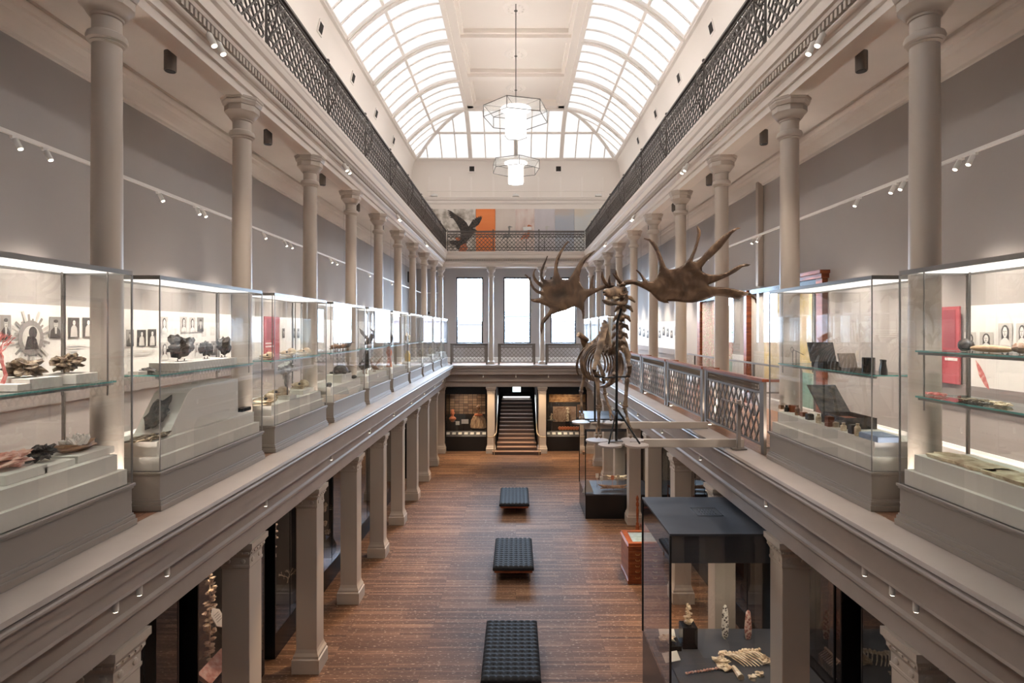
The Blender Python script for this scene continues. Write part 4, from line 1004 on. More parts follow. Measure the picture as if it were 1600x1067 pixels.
# brow tines and pedicles
MB().tube(R_([pt(951, 447, 8.12), pt(945, 441, 8.08), pt(941, 432, 8.02), pt(941, 424, 7.98)]), [.026, .026, .02, .005], 8).build('brow_tine', M['antler'], EK, smooth=True)
MB().tube(R_([pt(953, 446, 8.12), pt(952, 438, 8.1), pt(953, 430, 8.08)]), [.02, .018, .005], 8).build('brow_tine', M['antler'], EK, smooth=True)
MB().tube(R_([pt(972, 445, 8.1), pt(966, 437, 8.02), pt(961, 431, 7.96), pt(957, 427, 7.93)]), [.026, .024, .018, .005], 8).build('brow_tine', M['antler'], EK, smooth=True)
MB().tube(R_([pt(968, 440, 8.06), pt(963, 430, 8.02), pt(962, 422, 8.0)]), [.02, .017, .005], 8).build('brow_tine', M['antler'], EK, smooth=True)
MB().tube(R_([pt(958, 449, 8.15), pt(951, 446, 8.15), pt(946, 447, 8.18), pt(938, 450, 8.22)]), [.05, .04, .034, .03], 10).build('pedicle', M['antler'], EK, smooth=True)
MB().tube(R_([pt(966, 449, 8.15), pt(972, 446, 8.13), pt(978, 441, 8.1)]), [.05, .042, .034], 10).build('pedicle', M['antler'], EK, smooth=True)
# neck vertebrae
NK = [pt(975, 466, 8.28), pt(974, 481, 8.33), pt(971, 496, 8.38), pt(969, 510, 8.44), pt(968, 523, 8.5), pt(968, 536, 8.58), pt(962, 545, 8.68), pt(955, 549, 8.8)]
for i, p in enumerate(NK):
    s_ = 1.15 if i == 0 else 1-.03*i; mb = MB()
    mb.blob(p-EL, (.055*s_, .055, .065), seed=i, amp=.25, nu=12, nv=8)
    for sg in (-1, 1):
        mb.tube(R_([p+Vector((sg*.03, 0, .02)), p+Vector((sg*.09, -.03, .0)), p+Vector((sg*.135*s_, -.02, -.06))]), [.035, .032, .012], 7)
    mb.tube(R_([p, p+Vector((0, .09, .01)), p+Vector((0, .14+.01*i, .03+.01*i))]), [.03, .022, .014], 6)
    mb.build('neck_vertebra', M['bone'], EK, smooth=True)
# back: thoracic vertebrae with tall spines, lumbar, pelvis
SP = []
for i in range(19):
    t_ = i/18; p = pt(955, 549, 8.8).lerp(pt(916, 545, 10.5), t_); p.z += .10*math.sin(PI*min(1, t_*1.3)); SP.append(p)
for i, p in enumerate(SP):
    h = .34*math.exp(-((i-2.5)/3.4)**2)+.09
    mb = MB().blob(p-EL, (.04, .05, .045), seed=i+9, amp=.2, nu=10, nv=7)
    mb.tube(R_([p, p+Vector((-.01, .03, h*.55)), p+Vector((-.02, .08, h))]), [.024, .017, .02], 6)
    for sg in (-1, 1): mb.tube(R_([p, p+Vector((sg*.075, 0, .015))]), [.022, .012], 6)
    mb.build('back_vertebra', M['bone'], EK, smooth=True)
# ribs
for i in range(13):
    p = SP[i+1] if i+1 < len(SP) else SP[-1]; t_ = i/12
    wd = .13+.15*math.sin(PI*min(1, .18+t_*.75)); dep = .52+.14*math.sin(PI*min(1, t_*.9))-.10*t_
    end_in = .04 if i < 8 else .12
    for sg in (-1, 1):
        ps = []; K = 12
        for j in range(K+1):
            u = j/K; an = u*PI*(.95 if i < 8 else .8)
            x = sg*(wd*math.sin(an)**.8+end_in*u*(1 if i < 8 else 1)); z = -dep*(1-math.cos(an))/2
            y = .20*u-.05+.06*math.sin(an)
            ps.append(p+Vector((x, y, z)))
        mb = MB().tube(R_(ps), [.016]+[.0165]*(K-1)+[.013], 6); mb.build('rib', M['bone'], EK, smooth=True)
# sternum
MB().tube(R_([pt(960, 583, 8.75), pt(955, 597, 8.95), pt(948, 602, 9.3), pt(938, 604, 9.75)]), [.03, .045, .04, .02], 8).build('breastbone', M['bone'], EK, smooth=True)
# shoulder blades (inflated plates), humerus, forelegs
def plate(name, pts_, thick=.022):
    k = 1.0; o_ = pts_[0]; ex = (pts_[1]-o_).normalized(); nn = ex.cross((pts_[2]-o_)).normalized(); ey = nn.cross(ex)
    pl = [((p-o_).dot(ex), (p-o_).dot(ey)) for p in pts_]
    vs, fs = inflate(pl, lambda u, v, t_: o_+ex*u+ey*v+nn*(t_+.008*math.sin(u*30))-EL, .03, thick)
    mb = MB(); mb.add(vs, fs); return mb.build(name, M['bone'], EK, smooth=True)
plate('shoulder_blade', [pt(951, 507, 8.95), pt(938, 560, 8.55), pt(930, 577, 8.45), pt(925, 574, 8.45), pt(928, 560, 8.62), pt(936, 530, 8.85), pt(944, 508, 9.05)])
plate('shoulder_blade', [pt(975, 520, 8.95), pt(986, 555, 8.6), pt(984, 572, 8.5), pt(979, 572, 8.5), pt(975, 556, 8.66), pt(970, 530, 8.9)])
bone('upper_arm', pt(929, 575, 8.42), pt(936, 588, 8.62), .055, .05, .032, mid=pt(926, 584, 8.5)); bone('upper_arm', pt(983, 570, 8.45), pt(979, 590, 8.66), .055, .05, .032, mid=pt(986, 582, 8.5))
def foreleg(k0, k1, k2, k3, Y0_, Y1_):
    bone('forearm', pt(*k0, Y0_), pt(*k1, (Y0_+Y1_)/2), .048, .042, .028)
    bone('elbow', pt(k0[0]+1, k0[1]-9, Y0_+.10), pt(k0[0], k0[1]+12, Y0_+.03), .03, .018, .02)
    mb = MB()
    for i in range(5): mb.blob(pt(k1[0]-2+(i % 3)*2, k1[1]+1+(i//3)*4, (Y0_+Y1_)/2)-EL, .026, seed=i, amp=.2, nu=8, nv=6)
    mb.build('wrist_bones', M['bone'], EK, smooth=True)
    bone('cannon_bone', pt(k1[0], k1[1]+7, (Y0_+Y1_)/2), pt(*k2, Y1_), .036, .036, .022)
    for sg in (-1, 1):
        q = pt(*k2, Y1_)+Vector((sg*.022, 0, -.0)); e_ = pt(*k3, Y1_-.05)+Vector((sg*.03, 0, .02))
        bone('toe_bone', q, q.lerp(e_, .6), .022, .02, .015); MB().blob(e_-EL+Vector((0, -.01, .012)), (.024, .045, .028), seed=3, amp=.1, nu=10, nv=6).build('hoof', M['bone'], EK, smooth=True)
foreleg((933, 590), (936, 633), (935, 670), (935, 685), 8.5, 8.42)
foreleg((980, 592), (977, 633), (984, 668), (988, 685), 8.5, 8.42)
# pelvis, hind legs
plate('pelvis', [pt(906, 523, 10.35), pt(918, 535, 10.4), pt(921, 552, 10.6), pt(914, 556, 10.7), pt(907, 545, 10.5), pt(903, 529, 10.35)], .03)
plate('pelvis', [pt(934, 523, 10.35), pt(925, 535, 10.4), pt(923, 552, 10.6), pt(930, 556, 10.7), pt(935, 545, 10.5), pt(938, 529, 10.35)], .03)
MB().tube(R_([pt(918, 532, 10.4), pt(910, 526, 10.35), pt(904, 522, 10.3)]), [.04, .05, .05], 8).build('hip_crest', M['bone'], EK, smooth=True)
def hindleg(h, kn, hk, an, ft, Yh, Yf):
    bone('thigh_bone', pt(*h, Yh), pt(*kn, Yh-.25), .06, .058, .034)
    bone('shin_bone', pt(kn[0], kn[1]+3, Yh-.25), pt(*hk, Yf+.12), .055, .036, .026)
    mb = MB().blob(pt(hk[0], hk[1]+2, Yf+.13)-EL, (.035, .04, .045), seed=2, amp=.3); mb.tube(R_([pt(*hk, Yf+.12), pt(hk[0]-.5, hk[1]-6, Yf+.26)]), [.026, .022], 7); mb.build('hock', M['bone'], EK, smooth=True)
    bone('cannon_bone', pt(hk[0], hk[1]+4, Yf+.12), pt(*an, Yf), .034, .034, .022)
    for sg in (-1, 1):
        q = pt(*an, Yf)+Vector((sg*.024, 0, 0)); e_ = pt(*ft, Yf-.06)+Vector((sg*.03, 0, .02))
        bone('toe_bone', q, q.lerp(e_, .6), .024, .02, .016); MB().blob(e_-EL+Vector((0, -.01, .012)), (.026, .05, .03), seed=5, amp=.1, nu=10, nv=6).build('hoof', M['bone'], EK, smooth=True)
hindleg((912, 550), (913, 583), (908, 610), (909, 646), (909, 656), 10.45, 10.05)
hindleg((930, 552), (943, 588), (945, 612), (955, 648), (957, 658), 10.45, 10.05)
# steel supports
E2 = pt(963, 690, 8.25)
MB().tube([E2-EL, pt(964, 505, 8.22)-EL, pt(971, 482, 8.2)-EL], .019, 8).build('support_pole', M['black'], EK)
MB().tube([pt(964, 640, 8.25)-EL, pt(951, 693.5, 8.06)-EL], .012, 7).build('support_strut', M['black'], EK); MB().tube([pt(965, 640, 8.25)-EL, pt(1000, 693.5, 8.06)-EL], .014, 7).build('support_strut', M['black'], EK)
q = E2-EL; MB().box(q.x-.10, q.x+.09, q.y-.05, q.y+.06, q.z, q.z+.012).build('base_plate', M['iron'], EK)
q = pt(929.5, 658, 10.06)-EL; MB().tube([q, q+Vector((0, 0, 1.2))], .018, 7).box(q.x-.09, q.x+.09, q.y-.05, q.y+.05, q.z, q.z+.012).build('rear_pole', M['black'], EK)
MB().tube([pt(929, 588, 8.52)-EL, pt(945, 590, 8.44)-EL, pt(964, 589, 8.26)-EL, pt(984, 588, 8.5)-EL], .012, 6).build('support_bar', M['black'], EK)
# platform of beams and discs
t = thing('disc_platform', 'pale cantilevered platform of two beams and round discs reaching out from the right ledge', 'platform', (3.2, 8.46, 4.40))
P0 = Vector((3.2, 8.46, 4.40)); mm = M['taupe']
x1 = pt(1004, 700, 8.46).x
MB().box(x1-3.2, .14, -.04, .03, -.0, .115).build('beam', mm, t, bevel=.004)
xb = pt(915, 671, 10.04).x; MB().box(xb-3.2, .14, 1.54, 1.61, -.0, .115).build('beam', mm, t, bevel=.004)
MB().box(pt(912, 660, 10.2).x-3.2, pt(928, 660, 10.2).x-3.2, 1.5, 1.75, -.0, .10).build('beam_end', mm, t)
def disc(px, py, Y, r, nm='disc'):
    p = pt(px, py, Y)-P0; zt = 4.516-4.40
    MB().lathe([(r*.96, zt-.03), (r, zt-.026), (r, zt-.003), (r*.985, zt)], (p.x, Y-8.46, 0), n=36).build(nm, M['ledge'], t)
disc(933, 687, 8.40, .165); disc(953, 697, 8.06, .165); disc(988, 687, 8.42, .165); disc(995, 697, 8.06, .165); disc(967, 691, 8.26, .16, 'centre_disc')
disc(909, 658, 10.06, .17); disc(932, 659, 10.08, .16, 'centre_disc'); disc(956, 661, 10.02, .18)
# slanted label stand on the right ledge
t = thing('label_lectern', 'grey metal reading stand with slanted panel on the right ledge by the platform', 'stand', (3.21, 8.3, 4.40))
MB().box(-.10, .10, -.06, .06, 0, .012).build('foot', M['rail'], t); MB().box(-.022, .022, -.03, .03, .01, .70).build('stem', M['casebase'], t)
MB().add([(-.20, -.16, .70), (.06, -.16, .62), (.06, .16, .62), (-.20, .16, .70), (-.20, -.16, .72), (.06, -.16, .64), (.06, .16, .64), (-.20, .16, .72)], [(3,2,1,0),(4,5,6,7),(0,1,5,4),(1,2,6,5),(2,3,7,6),(3,0,4,7)]).build('slanted_panel', M['casebase'], t)
# ================================================================ BENCHES
def bench():
    t = thing('tufted_daybed_bench', '', 'bench', (0, 0, 0)); W, L = .98, 1.94; nx, ny = 8*4, 15*4
    mb = MB(); vs = []; 
    def hgt(u, v):   # u 0..1 across, v 0..1 along
        a = abs(math.sin(u*8*PI)); b = abs(math.sin(v*15*PI))
        ed = min(1, min(u, 1-u)*18)**.5*min(1, min(v, 1-v)*30)**.5
        return .395+.028*(a*b)**.35*ed+.012*ed
    for i in range(nx+1):
        for j in range(ny+1): vs.append((-W/2+W*i/nx, L*j/ny, hgt(i/nx, j/ny)))
    n = ny+1; fs = [(i*n+j, (i+1)*n+j, (i+1)*n+j+1, i*n+j+1) for i in range(nx) for j in range(ny)]
    mb.add(vs, fs); o = .006
    ring_ = [i*n for i in range(nx+1)]+[nx*n+j for j in range(1, ny+1)]+[i*n+ny for i in range(nx-1, -1, -1)]+[j for j in range(ny-1, 0, -1)]
    base_ = [(vs[q][0]*1.0, vs[q][1], .315) for q in ring_]; mid_ = [(vs[q][0]*1.015, L/2+(vs[q][1]-L/2)*1.008, .36) for q in ring_]
    b0 = len(mb.v); mb.v += mid_+base_; k = len(ring_)
    for i in range(k):
        j = (i+1) % k
        mb.f += [(ring_[i], ring_[j], b0+j, b0+i), (b0+i, b0+j, b0+k+j, b0+k+i)]; mb.m += [0, 0]
    mb.f.append(tuple(range(b0+k, b0+2*k))); mb.m.append(0)
    mb.build('tufted_cushion', M['leather'], t, smooth=True)
    MB().box(-W/2+.03, W/2-.03, .03, L-.03, .255, .315).build('frame', M['mahog'], t)
    for x in (-W/2+.09, W/2-.09):
        for y in (.14, L-.14):
            MB().lathe([(.016, 0), (.016, .255)], (x, y, 0), n=10).build('leg', M['chrome'], t)
    return t
bn = bench()
for i, (x, y, lb) in enumerate(((-.08, 9.40, 'black tufted leather bench at the bottom edge of the photo, nearest of three'), (-.06, 13.86, 'black tufted leather bench in the middle of the floor, second of three'), (-.05, 18.9, 'black tufted leather bench nearest the stairs, farthest of three'))):
    o = bn if i == 0 else copy_tree(bn)
    o.location = (x, y, 0); o['label'] = lb; o['group'] = 'black tufted benches down the hall'
# ================================================================ MURALS on the upper end wall
def mural(x0, x1, cols, label, sc_=1.5, st=(1, 1, .6), nm='mural_panel'):
    Y = 30.49; a = (x0-806)/F*Y; b = (x1-806)/F*Y; zb, zt = 10.05, 12.50
    m = ramp_mat(nm+'_paint', cols, sc_, .7, stretch=st)
    o = MB().box(0, b-a-.012, -.03, 0, 0, zt-zb).build(nm, m, loc=(a, Y, zb)); tag(o, label, 'mural', 'printed panels on the upper end wall'); return o
mA = mural(672, 743.6, [(.2, .17, .14), (.45, .4, .34), (.75, .7, .64), (.8, .77, .73)], 'mottled brown mural panel with a large dark eagle, leftmost on the upper end wall', 2.2, (1, 1, 1))
mural(743.6, 774.3, [(.85, .2, .06), (.9, .27, .08), (.93, .42, .2)], 'plain bright orange mural panel on the upper end wall', .5, (.2, 1, 1))
mC = mural(774.3, 805.3, [(.66, .57, .5), (.78, .69, .62)], 'cream mural panel with a small bird, right of the orange panel', 1)
mD = mural(805.3, 835.3, [(.55, .42, .36), (.75, .6, .54), (.8, .72, .66)], 'pinkish mural panel with a red and white bird in the middle', 3, (1, 1, .4))
mE = mural(835.3, 867, [(.52, .48, .5), (.68, .64, .66)], 'pale lavender grey mural panel with a long beaked bird', .7)
mural(867, 897.5, [(.62, .45, .33), (.5, .5, .52), (.4, .45, .55), (.72, .68, .66)], 'mural panel of blue grey over tan, second from the right', .6, (.3, 1, 1))
mural(897.5, 941, [(.72, .58, .42), (.6, .62, .62), (.78, .68, .5)], 'sandy and pale blue mural panel, rightmost on the upper end wall', .6, (.5, 1, 1))
def onmural(pan, pts_, m, nm, off=.034):
    Y = 30.49; pl = [((p[0]-806)/F*Y-pan.location.x, CZ-(p[1]-515)/F*Y-pan.location.z) for p in pts_]
    return MB().prism(pl, -off-.003, -off, 'y').build(nm, m, pan)
C5 = lambda q: [(640+x/5, 300+y/5) for x, y in q]
E1 = [(670+x/10.54, 315+y/10.54) for x, y in [(325,142),(300,150),(350,172),(298,176),(350,196),(302,204),(362,222),(318,232),(375,247),(342,262),(400,280),(440,335),(480,400),(515,465),(530,560),(500,635),(400,640),(335,650),(360,700),(440,720),(460,780),(540,800),(610,780),(620,720),(630,660),(665,620),(705,580),(745,520),(805,485),(770,458),(722,440),(785,410),(825,378),(852,330),(872,285),(882,238),(862,268),(862,226),(836,265),(830,232),(806,272),(796,246),(776,288),(764,266),(750,302),(733,290),(712,325),(685,368),(656,412),(625,350),(572,300),(500,248),(430,203),(378,163)]]
onmural(mA, E1, M['feath'], 'eagle_print')
onmural(mA, C5([(440,400),(400,420),(380,470),(430,480),(455,440)]), M['orange'], 'red_flower', .036); onmural(mA, C5([(355,360),(385,350),(400,372),(370,385)]), M['orange'], 'red_flower', .041)
def bird(pan, cx, cy, s_, mb_, mh):
    onmural(pan, [(cx+s_*x, cy+s_*y) for x, y in ((-1, 0), (-.4, -.6), (.3, -.5), (.5, -1.8), (.3, -2.6), (.7, -2.9), (1.8, -2.5), (1, -2.4), (.9, -1.2), (1, .2), (.3, .9), (-.6, .7), (-1.6, 1.4))], mb_, 'bird_print')
    onmural(pan, [(cx+s_*x, cy+s_*y) for x, y in ((.0, .8), (.15, .8), (.15, 4), (0, 4))], mh, 'bird_leg', .037)
bird(mC, 792, 368, 5.2, M['inkm'], M['ink']); bird(mD, 822, 368, 5.8, M['orange'], M['ink']); bird(mE, 850, 369, 5.6, M['inkl'], M['ink'])
onmural(mD, [(817, 355), (829, 354), (831, 359), (818, 361)], M['board'], 'bird_head', .04)
# ================================================================ GROUND FLOOR SHOWCASES
def dark_case(L=2.15, W=1.0):
    """local: x 0 (front) to W, y 0..L"""
    t = thing('dark_showcase', '', 'showcase', (0, 0, 0))
    MB().box(0, W, 0, L, 0, .45).build('black_plinth', M['black'], t); MB().box(0, W, 0, L, 3.02, 3.26).build('black_header', M['black'], t)
    MB().box(W-.04, W, 0, L, .45, 3.02).build('back_panel', M['timber'], t)
    MB().prism([(.02, .45), (.40, .45), (.40, .72)], .02, L-.02, 'y').build('label_desk', M['black'], t)
    for y in (0, L-.03): MB().box(0, W-.04, y, y+.03, .45, 3.02).build('side_panel', M['black'], t)
    MB().quad((.004, .03, .45), (.004, L-.03, .45), (.004, L-.03, 3.02), (.004, .03, 3.02)).build('front_pane', M['tglass'], t)
    for y in (L/3, 2*L/3): MB().box(-.003, .006, y-.004, y+.004, .45, 3.02).build('pane_joint', M['black'], t)
    return t
dc = dark_case(); fs = True
for s in (-1, 1):
    for k in range(-1, 9):
        o = dc if fs else copy_tree(dc); fs = False
        o.location = (s*4.47 if s < 0 else 4.58, 5.27+2.6*k+.225, 0)
        o.scale = (-1 if s < 0 else 1, 1, 1)
        o['group'] = 'dark showcases behind the ground floor columns'
        o['label'] = 'dark glass showcase behind the %s ground floor columns, %s bay from the viewer' % ('left' if s < 0 else 'right', ORD[k+1])
        if k % 2 == 0 or k < 2: lamp('case_spot', 'SPOT', (s*4.75, 5.27+2.6*k+1.3, 2.98), 48, (1, .84, .66), target=(s*5.1, 5.27+2.6*k+1.35, 1.0), spot=110, blend=.8, size=.03)
def glow(x, y, z, p=10): return lamp('case_glow', 'SPOT', (x, y, z), p, (1, .85, .68), target=(x, y+.3, z-2), spot=120, blend=.8, size=.04)
# hanging shell strands, cards, coral, desks seen between the left columns
def strand(px, y0, y1, X, lab, n=46, seed=0, c='cbone'):
    a = atX(px, y0, X); b = atX(px, y1, X); rnd = random.Random(seed); mb = MB(); k = (a.z-b.z)
    mb.tube([(0, 0, k), (0, 0, 0)], .012, 5)
    for i in range(n):
        z = k*i/n; an = rnd.random()*6.28; r = .04+.05*rnd.random()
        mb.blob((r*math.cos(an)*.8, r*math.sin(an)*1.3, z), (.03+.02*rnd.random(), .035+.02*rnd.random(), .022), seed=i, amp=.25, nu=8, nv=5)
    return tag(mb.build('shell_strand', M[c], loc=tuple(b)), lab, 'strand')
strand(328, 895, 1026, -4.95, 'long hanging strand of white shells behind the second left square column')
strand(426, 818, 872, -4.95, 'hanging strand of white shells in the third left bay', 30, 3); strand(410, 822, 910, -5.15, 'thinner hanging strand of shells beside the other in the third left bay', 26, 5, 'bone')
def hexcard(px, py, X, r, lab, c='card', tilt=.5):
    p = atX(px, py, X); mb = MB(); q = [(r*math.cos(PI/6+i*PI/3)*.8, r*math.sin(PI/6+i*PI/3)) for i in range(6)]
    mb.prism(q, -.01, .01, 'x'); mb.mi = 1
    for i in range(4): mb.box(.011, .013, -r*.45, r*.4, r*.35-i*r*.22, r*.35-i*r*.22+r*.07)
    o = mb.build('label_card', [M[c], M['inkm']], loc=tuple(p)); o.rotation_euler = (0, -tilt, 0); return tag(o, lab, 'label')
hexcard(340, 965, -4.75, .17, 'white six sided label card beside the long shell strand')
hexcard(450, 945, -4.75, .22, 'white label card low in the third left bay', tilt=.9); hexcard(459, 925, -4.8, .16, 'blue label card low in the third left bay', 'blue', .9)
hexcard(517, 868, -4.75, .2, 'pale label card in the fourth left bay', tilt=.9); hexcard(520, 850, -4.85, .3, 'blue picture panel in the fourth left bay', 'blue', .7)
hexcard(565, 800, -4.75, .2, 'pale label card in the fifth left bay', tilt=.9); hexcard(571, 783, -4.9, .3, 'blue picture panel in the fifth left bay', 'blue', .7)
p = atX(336, 1042, -4.75); tag(MB().box(-.03, .03, -.35, .35, -.13, .13).build('stone_slab', M['pink'], loc=tuple(p)), 'tilted pinkish stone slab below the white card in the second left bay', 'slab').rotation_euler = (.0, -.9, 0)
def branchy(mb, p, d, L, r, dep, rnd, spread=.7):
    q = p+d*L; mb.tube([p, (p+q)/2+Vector([rnd.uniform(-.1, .1)*L for _ in range(3)]), q], [r, r*.85, r*.6], 5)
    if dep:
        for i in range(3):
            dd = (d+Vector([rnd.uniform(-spread, spread) for _ in range(3)])).normalized(); branchy(mb, q, dd, L*.68, r*.62, dep-1, rnd, spread)
def coral(loc, h, lab, m='coral', seed=1, dep=4):
    mb = MB(); rnd = random.Random(seed); branchy(mb, Vector((0, 0, 0)), Vector((0, 0, 1)), h*.34, h*.035, dep, rnd); return tag(mb.build('coral_branch', M[m], loc=loc, smooth=True), lab, 'coral')
p = atX(450, 908, -4.9); coral((p.x, p.y, p.z-.1), .45, 'pale branching coral in the third left bay', 'cbone', 4)
def ribfan(loc, s_, lab, m='cbone'):
    mb = MB(); 
    for i in range(9):
        a = -.9+i*.225; mb.tube([(0, 0, 0), (.05, s_*.5*math.sin(a), s_*.55*math.cos(a)), (0, s_*math.sin(a), s_*.8*math.cos(a)-.02)], [.014, .012, .006], 5)
    mb.blob((0, 0, -.02), (.05, .07, .05), amp=.3); return tag(mb.build('rib_bones', M[m], loc=loc, smooth=True), lab, 'bones')
p = atX(519, 800, -4.95); ribfan(tuple(p), .34, 'white fan of rib bones high in the fourth left bay')
p = atX(507, 795, -4.95); ribfan(tuple(p), .22, 'smaller fan of rib bones high in the fourth left bay')
def rock(loc, r, lab, m='rock', seed=0, amp=.3, nm='rock_specimen', cat='rock', fr=1.6, rz=0):
    r = r if isinstance(r, tuple) else (r, r, r); mb = MB().blob((0, 0, 0), r, seed, amp, fr, 22, 14)
    zm = min(v[2] for v in mb.v); mb.v = [(v[0], v[1], v[2]-zm) for v in mb.v]
    o = mb.build(nm, M[m], loc=loc, smooth=amp < .2); o.rotation_euler = (0, 0, rz); return tag(o, lab, cat)
for i, (px, py) in enumerate(((508, 822), (512, 835), (570, 775), (577, 768))):
    p = atX(px, py, -4.9); rock(tuple(p), .06, 'small white fossil on display in the %s left bay, %s one' % (('fourth', 'fourth', 'fifth', 'fifth')[i], ('upper', 'lower', 'left', 'right')[i]), 'cbone', i, nm='fossil', cat='fossil')
# ---------------- big black showcases crossing the right colonnade
def big_case(y0, y1, x0, x1, lab, dz=.75):
    t = thing('black_showcase', lab, 'showcase', (x0, y0, 0)); W = x1-x0; L = y1-y0; H = 3.24
    MB().box(0, W, 0, L, 0, dz).build('black_plinth', M['black'], t)
    MB().box(.02, W-.02, .02, L-.02, dz, dz+.04).build('deck', M['casebase'] if 0 else M['blacktop'], t)
    g = MB().box(-.01, W+.01, -.01, L+.01, H-.03, H); g.box(.01, W-.01, .01, L-.01, H-.42, H-.03); g.build('black_canopy', M['blacktop'], t)
    h = MB()
    hx, hy = W*.36, L*.55
    h.box(hx-.2, hx+.2, hy-.2, hy-.188, H, H+.004).box(hx-.2, hx+.2, hy+.188, hy+.2, H, H+.004).box(hx-.2, hx-.19, hy-.2, hy+.2, H, H+.004).box(hx+.19, hx+.2, hy-.2, hy+.2, H, H+.004)
    hb = h.build('access_hatch', M['black'], t)
    v = MB()
    for r in range(3):
        for c in range(6): v.box(hx-.12+c*.045, hx-.11+c*.045, hy-.12+r*.1, hy-.07+r*.1, H, H+.002)
    v.build('vent_slots', M['black'], hb)
    for q in (-.17, .17): MB().box(hx+.165, hx+.185, hy+q-.008, hy+q+.008, H, H+.006).build('hatch_latch', M['chrome'], hb)
    z1 = H-.03
    for nm, (a, c, d, e_) in (('front_pane', (0, 0, W, 0)), ('side_pane', (0, 0, 0, L)), ('side_pane', (W, 0, W, L)), ('rear_pane', (0, L, W, L))):
        MB().quad((a, c, dz), (d, e_, dz), (d, e_, z1), (a, c, z1)).build(nm, M['tglass'] if nm == 'side_pane' else M['glass'], t)
    for x, y in ((0, 0), (W, 0), (0, L), (W, L)): MB().box(x-.014, x+.014, y-.014, y+.014, dz, z1).build('corner_post', M['black'], t)
    return t
big_case(8.13, 9.9, 2.18, 4.5, 'large black topped glass showcase by the near right columns with animal bones inside', .95)
glow(2.9, 8.8, 2.75, 26); glow(3.9, 9.2, 2.75, 26)
big_case(18.63, 20.4, 2.25, 4.5, 'black topped glass showcase below the deer skeleton with model boats inside', .75); glow(3.0, 19.3, 2.7, 40)
# contents of the large case (deck at .99)
DZ = .992
def onp(px, py, z):   # point on the horizontal plane z seen at the pixel
    Y = (CZ-z)*F/(py-515); return Vector(((px-806)/F*Y, Y, z))
t = thing('laid_out_skeleton', 'cream animal skeleton laid out on a dark board inside the large near showcase', 'skeleton', (3.45, 8.72, DZ+.03))
T0 = Vector((3.45, 8.72, DZ+.03)); TZ = T0.z
MB().box(-1.08, .92, -.5, .42, -.03, -.005).build('dark_board', M['blacktop'], t)
q0 = onp(1128, 1030, TZ)-T0; q1 = onp(1190, 1022, TZ)-T0
sp = [q0.lerp(q1, i/12)+Vector((0, .02*math.sin(i), .03)) for i in range(13)]
for i, p in enumerate(sp): MB().blob(p+Vector((0, .08, 0)), (.03, .035, .03), seed=i, amp=.3, nu=8, nv=6).build('vertebra', M['cbone'], t, smooth=True)
for i in range(10):
    p = sp[i+1]; MB().tube([p+Vector((0, .06, 0)), p+Vector((.05, -.06, .04)), p+Vector((.14, -.20, .03)), p+Vector((.20, -.27, 0))], [.012, .013, .011, .007], 6).build('rib', M['cbone'], t, smooth=True)
for i, (px, py, r) in enumerate(((1126, 1035, .1), (1132, 1045, .08), (1196, 1035, .09))):
    MB().blob(onp(px, py, TZ)-T0+Vector((0, 0, .03)), (r, r*.8, .05), seed=i+4, amp=.45, nu=14, nv=9).build('hip_bone' if i else 'skull', M['cbone'], t)
MB().tube([onp(1146, 1045, TZ)-T0+Vector((0, 0, .03)), onp(1158, 1062, TZ)-T0+Vector((0, 0, .03))], [.03, .05], 8).build('leg_bone', M['cbone'], t, smooth=True)
MB().prism([((onp(a, b, TZ)-T0).x, (onp(a, b, TZ)-T0).y) for a, b in ((1123, 1019), (1134, 1017), (1135, 1023), (1130, 1028))], 0, .02, 'z').build('shoulder_blade', M['cbone'], t)
for i in range(12):
    MB().blob(onp(1073+i*4.6, 1054-i*.75, TZ)-T0+Vector((0, 0, .02)), (.022, .018, .018), seed=i, amp=.4, nu=8, nv=6).build('tail_vertebra', M['pink'], t, smooth=True)
for i, (px, py) in enumerate(((1176, 1060), (1188, 1055))): MB().blob(onp(px, py, TZ)-T0+Vector((0, 0, .02)), (.06, .05, .03), seed=i+8, amp=.5, nu=10, nv=7).build('foot_bone', M['cbone'], t)
# block with white figurine, bark piece and cards
p = Vector((2.80, 9.36, DZ)); tag(MB().box(-.12, .12, -.12, .12, 0, .34).build('black_block', M['black'], loc=tuple(p), bevel=.004), 'black block carrying a white bone figure inside the large showcase', 'block')
mb = MB()
for i in range(9): mb.blob((.02*math.sin(i*2), .02*math.cos(i*3), .03+i*.035), (.055-.004*i, .05-.004*i, .03), seed=i, amp=.5, nu=10, nv=6)
tag(mb.build('bone_figure', M['cbone'], loc=(p.x, p.y, DZ+.341)), 'white knobbly bone figure standing on a black block', 'figure')
p = onp(1060, 1008, 1.1); tag(MB().box(-.16, .2, -.14, .14, 0, .09).build('black_block', M['black'], loc=(2.44, 9.30, DZ), bevel=.004), 'low black block carrying a brown bark piece in the large showcase', 'block')
rock((2.46, 9.30, DZ+.092), (.10, .09, .035), 'brown and white barnacled piece on the low black block', 'cbone', 7, .5, 'barnacled_piece', 'specimen')
for i, (x, y, z, lb) in enumerate(((2.52, 9.6, DZ+.03, 'white label card behind the barnacled piece'), (2.36, 8.75, DZ+.12, 'pale green slanted label card at the left pane of the large showcase'))):
    o = MB().box(-.13, .13, -.004, .004, -.07, .07).build('label_card', M['card'], loc=(x, y, z+.04)); o.rotation_euler = (-.9, 0, .3 if i else 0); tag(o, lb, 'label')
